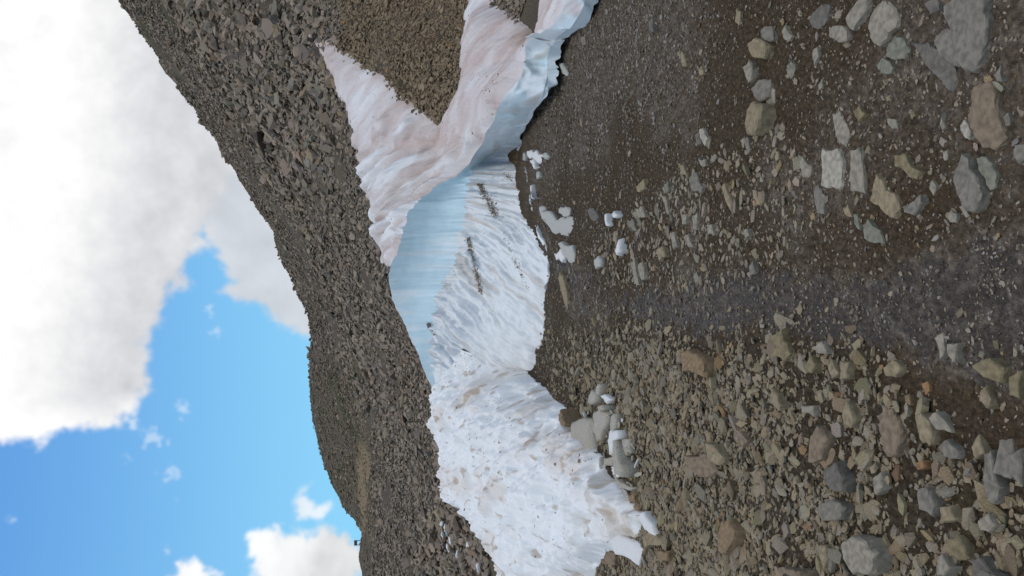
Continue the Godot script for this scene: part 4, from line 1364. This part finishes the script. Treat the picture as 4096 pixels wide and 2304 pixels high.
func build_materials() -> void:
	var fine := noise_image(3, 0.06, 4, FastNoiseLite.TYPE_SIMPLEX_SMOOTH)
	var grit := noise_image(9, 0.14, 3, FastNoiseLite.TYPE_CELLULAR)
	var cloudy := noise_image(14, 0.012, 5, FastNoiseLite.TYPE_SIMPLEX_SMOOTH)
	M.mud = mat(speckle(77), grit, 6.0, 1.9, 0.8, 0.2, 1.25)
	M.wet_mud = M.mud.duplicate()
	M.wet_mud.roughness = 0.5
	M.wet_mud.metallic_specular = 0.38
	M.soil = mat(fine, grit, 5.0, 1.3, 0.95, 0.55, 1.1)
	M.snow = mat(fine, grit, 2.6, 5.5, 0.6, 0.87, 1.03)
	M.ice = mat(cloudy, cloudy, 1.0, 0.9, 0.32, 0.93, 1.0)
	M.stone = mat(fine, fine, 3.0, 5.0, 0.88, 0.68, 1.1)
	var tone := {"white": Color(0.42, 0.41, 0.38), "pale": Color(0.32, 0.305, 0.275), "grey": Color(0.235, 0.228, 0.215), "dark": Color(0.175, 0.17, 0.165), "tan": Color(0.31, 0.27, 0.20), "olive": Color(0.25, 0.22, 0.15), "green": Color(0.24, 0.25, 0.22), "brown": Color(0.25, 0.205, 0.165), "rust": Color(0.33, 0.205, 0.12), "rust_brown": Color(0.28, 0.215, 0.15)}
	var rock := mat(cloudy, fine, 2.5, 5.0, 0.85, 0.72, 1.1)
	rock.vertex_color_use_as_albedo = false
	for k in tone:
		var m: StandardMaterial3D = rock.duplicate()
		m.albedo_color = (tone[k] * Color(0.94, 0.865, 0.745)).linear_to_srgb()
		M[k] = m
	for k in {"chunk": Color(0.45, 0.44, 0.395), "bit": Color(0.74, 0.73, 0.71), "old_ice": Color(0.52, 0.475, 0.39)}.keys():
		var m := mat(speckle(5) if k == "old_ice" else fine, fine, 2.0, 6.0 if k == "old_ice" else 11.0, 0.4, 0.25 if k == "old_ice" else 0.72, 1.35 if k == "old_ice" else 1.15)
		m.vertex_color_use_as_albedo = false
		m.albedo_color = {"chunk": Color(0.45, 0.44, 0.395), "bit": Color(0.74, 0.73, 0.71), "old_ice": Color(0.52, 0.475, 0.39)}[k].linear_to_srgb()
		M[k] = m
	var w := StandardMaterial3D.new()
	w.albedo_color = Color(0.10, 0.06, 0.04).linear_to_srgb()
	w.roughness = 0.8
	M.wood = w
	var g := StandardMaterial3D.new()
	g.vertex_color_use_as_albedo = true
	g.roughness = 0.9
	M.grass = g

# ---------------------------------------------------------------- sky
func fbm(n: FastNoiseLite, x: float, y: float) -> float:
	return n.get_noise_2d(x, y)

var CLOUD_A := poly([-900, -900, 1400, -900, 1400, -200, 1150, 400, 980, 640, 840, 880, 785, 1000, 745, 1080, 770, 1120, 690, 1170, 640, 1290, 590, 1380, 600, 1480, 615, 1560, 560, 1610, 500, 1690, 420, 1715, 330, 1725, 215, 1735, 145, 1795, 90, 1770, 0, 1745, -900, 1900])
var CLOUD_B := poly([700, 560, 700, 800, 800, 900, 855, 990, 905, 1080, 925, 1130, 890, 1165, 960, 1220, 1040, 1250, 1110, 1290, 1210, 1330, 1500, 1350, 1500, 200])
var CLOUD_C := poly([1005, 2140, 1060, 2110, 1130, 2125, 1180, 2105, 1270, 2140, 1330, 2125, 1375, 2135, 1420, 2190, 1440, 2260, 1430, 2700, 900, 2700, 985, 2300])
var CLOUD_D := poly([1170, 2100, 1180, 2030, 1170, 2010, 1195, 1960, 1250, 1918, 1262, 1925, 1215, 1975, 1240, 2000, 1265, 2000, 1260, 2030, 1320, 2005, 1330, 2020, 1290, 2070, 1240, 2075])
var CLOUD_E := poly([660, 2205, 690, 2215, 740, 2222, 830, 2250, 850, 2304, 900, 2600, 640, 2600, 675, 2250])

func sky_color(dir: Vector3, ns: FastNoiseLite, nl: FastNoiseLite) -> Color:
	var el := asin(clampf(dir.y, -1.0, 1.0))
	if el < -0.02:
		return Color(0.14, 0.13, 0.12)
	var t := clampf(el / 0.62, 0.0, 1.0)
	var blue := Color(0.30, 0.71, 1.0).lerp(Color(0.115, 0.33, 0.76), smoothstep(0.1, 1.0, t))
	blue = blue.lerp(Color(0.08, 0.24, 0.62), smoothstep(0.6, 1.4, el))
	# clouds elsewhere: broken cumulus like those in view
	var q := Vector2(dir.x, dir.z) / (dir.y + 0.22)
	var g := nl.get_noise_2d(q.x * 42.0 + 300.0, q.y * 42.0) + 0.25 * ns.get_noise_2d(q.x * 120.0, q.y * 120.0)
	var dens := smoothstep(-0.02, 0.14, g + 0.06)
	var lit := 0.86 + 0.30 * nl.get_noise_2d(q.x * 70.0, q.y * 70.0 + 90.0) + 0.12 * (1.0 - dens)
	var cov := Color(0.97, 0.98, 1.0) * lit
	if dir.z < -0.2:
		var X := 2048.0 - F * dir.y / -dir.z
		var Y := 1152.0 - F * dir.x / -dir.z
		if X > -500.0 and X < 1700.0 and Y > -700.0 and Y < 2900.0:
			var w1 := ns.get_noise_2d(X * 0.22, Y * 0.22)
			var w2 := nl.get_noise_2d(X * 0.12 + 70.0, Y * 0.12)
			var w3 := ns.get_noise_2d(X * 0.7 + 9.0, Y * 0.7)
			var e := 42.0 * w1 + 26.0 * w2 + 16.0 * w3
			var P := Vector2(X, Y)
			var a := smoothstep(-22.0, 40.0, sdf(P, CLOUD_A) + e)
			var b := smoothstep(-20.0, 34.0, sdf(P, CLOUD_B) + e)
			var cc := smoothstep(-24.0, 42.0, sdf(P, CLOUD_C) + e * 1.5)
			var dd := 0.75 * smoothstep(-12.0, 22.0, sdf(P, CLOUD_D) + e * 0.6)
			var ee := smoothstep(-20.0, 40.0, sdf(P, CLOUD_E) + e * 1.6)
			var wisp := 0.0
			for s in [[845, 1245, 14], [860, 1318, 12], [610, 1745, 20], [645, 1780, 14], [500, 1820, 16], [570, 1785, 14], [675, 1915, 18], [700, 1995, 10], [730, 1640, 14], [112, 1875, 10], [40, 2090, 12], [535, 1685, 12]]:
				wisp = maxf(wisp, 0.42 * smoothstep(0.2, 1.8, 1.5 - P.distance_to(Vector2(s[0], s[1])) / (s[2] * 1.5) + 2.2 * w1 + 1.6 * w3))
			var inner := sdf(P, CLOUD_A)
			# body of the large cloud: thick grey belly, thin bright parts towards the sun and along its lower rim
			var bright := 0.71 + 0.32 * smoothstep(760.0, 160.0, X + 140.0 * w2 + 0.28 * maxf(0.0, Y - 700.0))
			bright += 0.20 * smoothstep(1350.0, 1620.0, Y + 110.0 * w2 + 50.0 * w1 - 0.12 * X) * smoothstep(160.0, 20.0, inner + 70.0 * w1)
			bright += 0.10 * w2 + 0.07 * w1 + 0.03 * w3
			var ca := Color(0.955, 0.975, 1.02) * clampf(bright, 0.5, 1.04)
			ca = ca.lerp(Color(1, 1, 1) * clampf(bright, 0.5, 1.02), smoothstep(0.7, 0.95, bright))
			var cb := Color(0.90, 0.955, 1.03) * (0.71 + 0.07 * w2 + 0.04 * w1)
			var cd := Color(1.0, 1.0, 1.0) * (0.96 + 0.10 * w1)
			var ccc := Color(0.98, 0.99, 1.0) * clampf(0.98 - 0.22 * smoothstep(1120.0, 1330.0, X + 60.0 * w2) + 0.1 * w1, 0.6, 1.03)
			var c := blue.lerp(cb, b).lerp(ca, a).lerp(Color(0.85, 0.93, 1.0), wisp).lerp(cd, dd).lerp(ccc, maxf(cc, ee))
			# run over into the sky outside the frame
			var k := smoothstep(0.0, 350.0, minf(minf(X + 500.0, 1e9), minf(Y + 700.0, 2900.0 - Y)))
			return blue.lerp(cov, dens).lerp(c, k)
	return blue.lerp(cov, dens)

func build_sky() -> PanoramaSkyMaterial:
	var ns := FastNoiseLite.new()
	ns.seed = 21; ns.frequency = 0.03; ns.fractal_octaves = 5
	var nl := FastNoiseLite.new()
	nl.seed = 5; nl.frequency = 0.03; nl.fractal_octaves = 4
	var im := Image.create(768, 384, false, Image.FORMAT_RGBF)
	for j in 384:
		var el := PI * (0.5 - (j + 0.5) / 384.0)
		for i in 768:
			var az := TAU * (i + 0.5) / 768.0
			im.set_pixel(i, j, sky_color(Vector3(sin(az) * cos(el), sin(el), -cos(az) * cos(el)), ns, nl))
	im.resize(3072, 1536, Image.INTERPOLATE_BILINEAR)
	for j in range(440, 780):
		var el := PI * (0.5 - (j + 0.5) / 1536.0)
		for i in range(-215, 215):
			var az := TAU * (i + 0.5) / 3072.0
			im.set_pixel((i + 3072) % 3072, j, sky_color(Vector3(sin(az) * cos(el), sin(el), -cos(az) * cos(el)), ns, nl))
	var s := PanoramaSkyMaterial.new()
	s.panorama = ImageTexture.create_from_image(im)
	return s

func _ready() -> void:
	rng.seed = 4711
	for q in [[n_fine, 1, 3, FastNoiseLite.TYPE_SIMPLEX_SMOOTH], [n_mid, 2, 3, FastNoiseLite.TYPE_SIMPLEX_SMOOTH], [n_big, 3, 3, FastNoiseLite.TYPE_SIMPLEX_SMOOTH], [n_ridge, 5, 3, FastNoiseLite.TYPE_SIMPLEX_SMOOTH]]:
		q[0].seed = q[1]
		q[0].fractal_octaves = q[2]
		q[0].noise_type = q[3]
		q[0].frequency = 0.5
	n_cell.seed = 8
	n_cell.noise_type = FastNoiseLite.TYPE_CELLULAR
	n_cell.cellular_return_type = FastNoiseLite.RETURN_DISTANCE
	n_cell.fractal_type = FastNoiseLite.FRACTAL_NONE
	n_cell.frequency = 1.0
	n_edge.seed = 12
	n_edge.noise_type = FastNoiseLite.TYPE_CELLULAR
	n_edge.cellular_return_type = FastNoiseLite.RETURN_DISTANCE2_SUB
	n_edge.fractal_type = FastNoiseLite.FRACTAL_NONE
	n_edge.frequency = 1.0
	n_edge.domain_warp_enabled = true
	n_edge.domain_warp_amplitude = 0.6
	n_edge.domain_warp_frequency = 0.7
	# camera, held on its side
	var cam := Camera3D.new()
	cam.name = "camera"
	cam.fov = rad_to_deg(2.0 * atan(1152.0 / F))
	cam.near = 0.05
	cam.far = 600.0
	cam.transform = Transform3D(Basis(Vector3.DOWN, Vector3.RIGHT, Vector3.BACK), Vector3(0, CAM_H, 0))
	add_child(cam)
	cam.current = true
	var env := Environment.new()
	env.background_mode = Environment.BG_SKY
	var sky := Sky.new()
	sky.sky_material = build_sky()
	env.sky = sky
	env.tonemap_mode = Environment.TONE_MAPPER_LINEAR
	env.tonemap_exposure = 1.0
	env.sdfgi_enabled = true
	env.ssao_enabled = true
	env.ssil_enabled = true
	var we := WorldEnvironment.new()
	we.name = "world_environment"
	we.environment = env
	add_child(we)
	var sun := DirectionalLight3D.new()
	sun.name = "sun"
	sun.light_energy = 0.36
	sun.light_angular_distance = 30.0
	sun.light_color = Color(1.0, 0.965, 0.91)
	sun.shadow_enabled = true
	add_child(sun)
	sun.look_at_from_position(Vector3.ZERO, -Vector3(-0.10, 0.92, 0.30), Vector3.FORWARD)
	var t0 := Time.get_ticks_msec()
	build_materials()
	make_stones()
	build_terrain()
	print("terrain ", Time.get_ticks_msec() - t0)
	build_bank()
	build_mound()
	print("snow ", Time.get_ticks_msec() - t0)
	build_slabs()
	build_ice()
	build_scree()
	build_rubble()
	build_pebbles()
	build_grit()
	build_debris()
	build_grass()
	build_sign()
	print("done ", Time.get_ticks_msec() - t0)
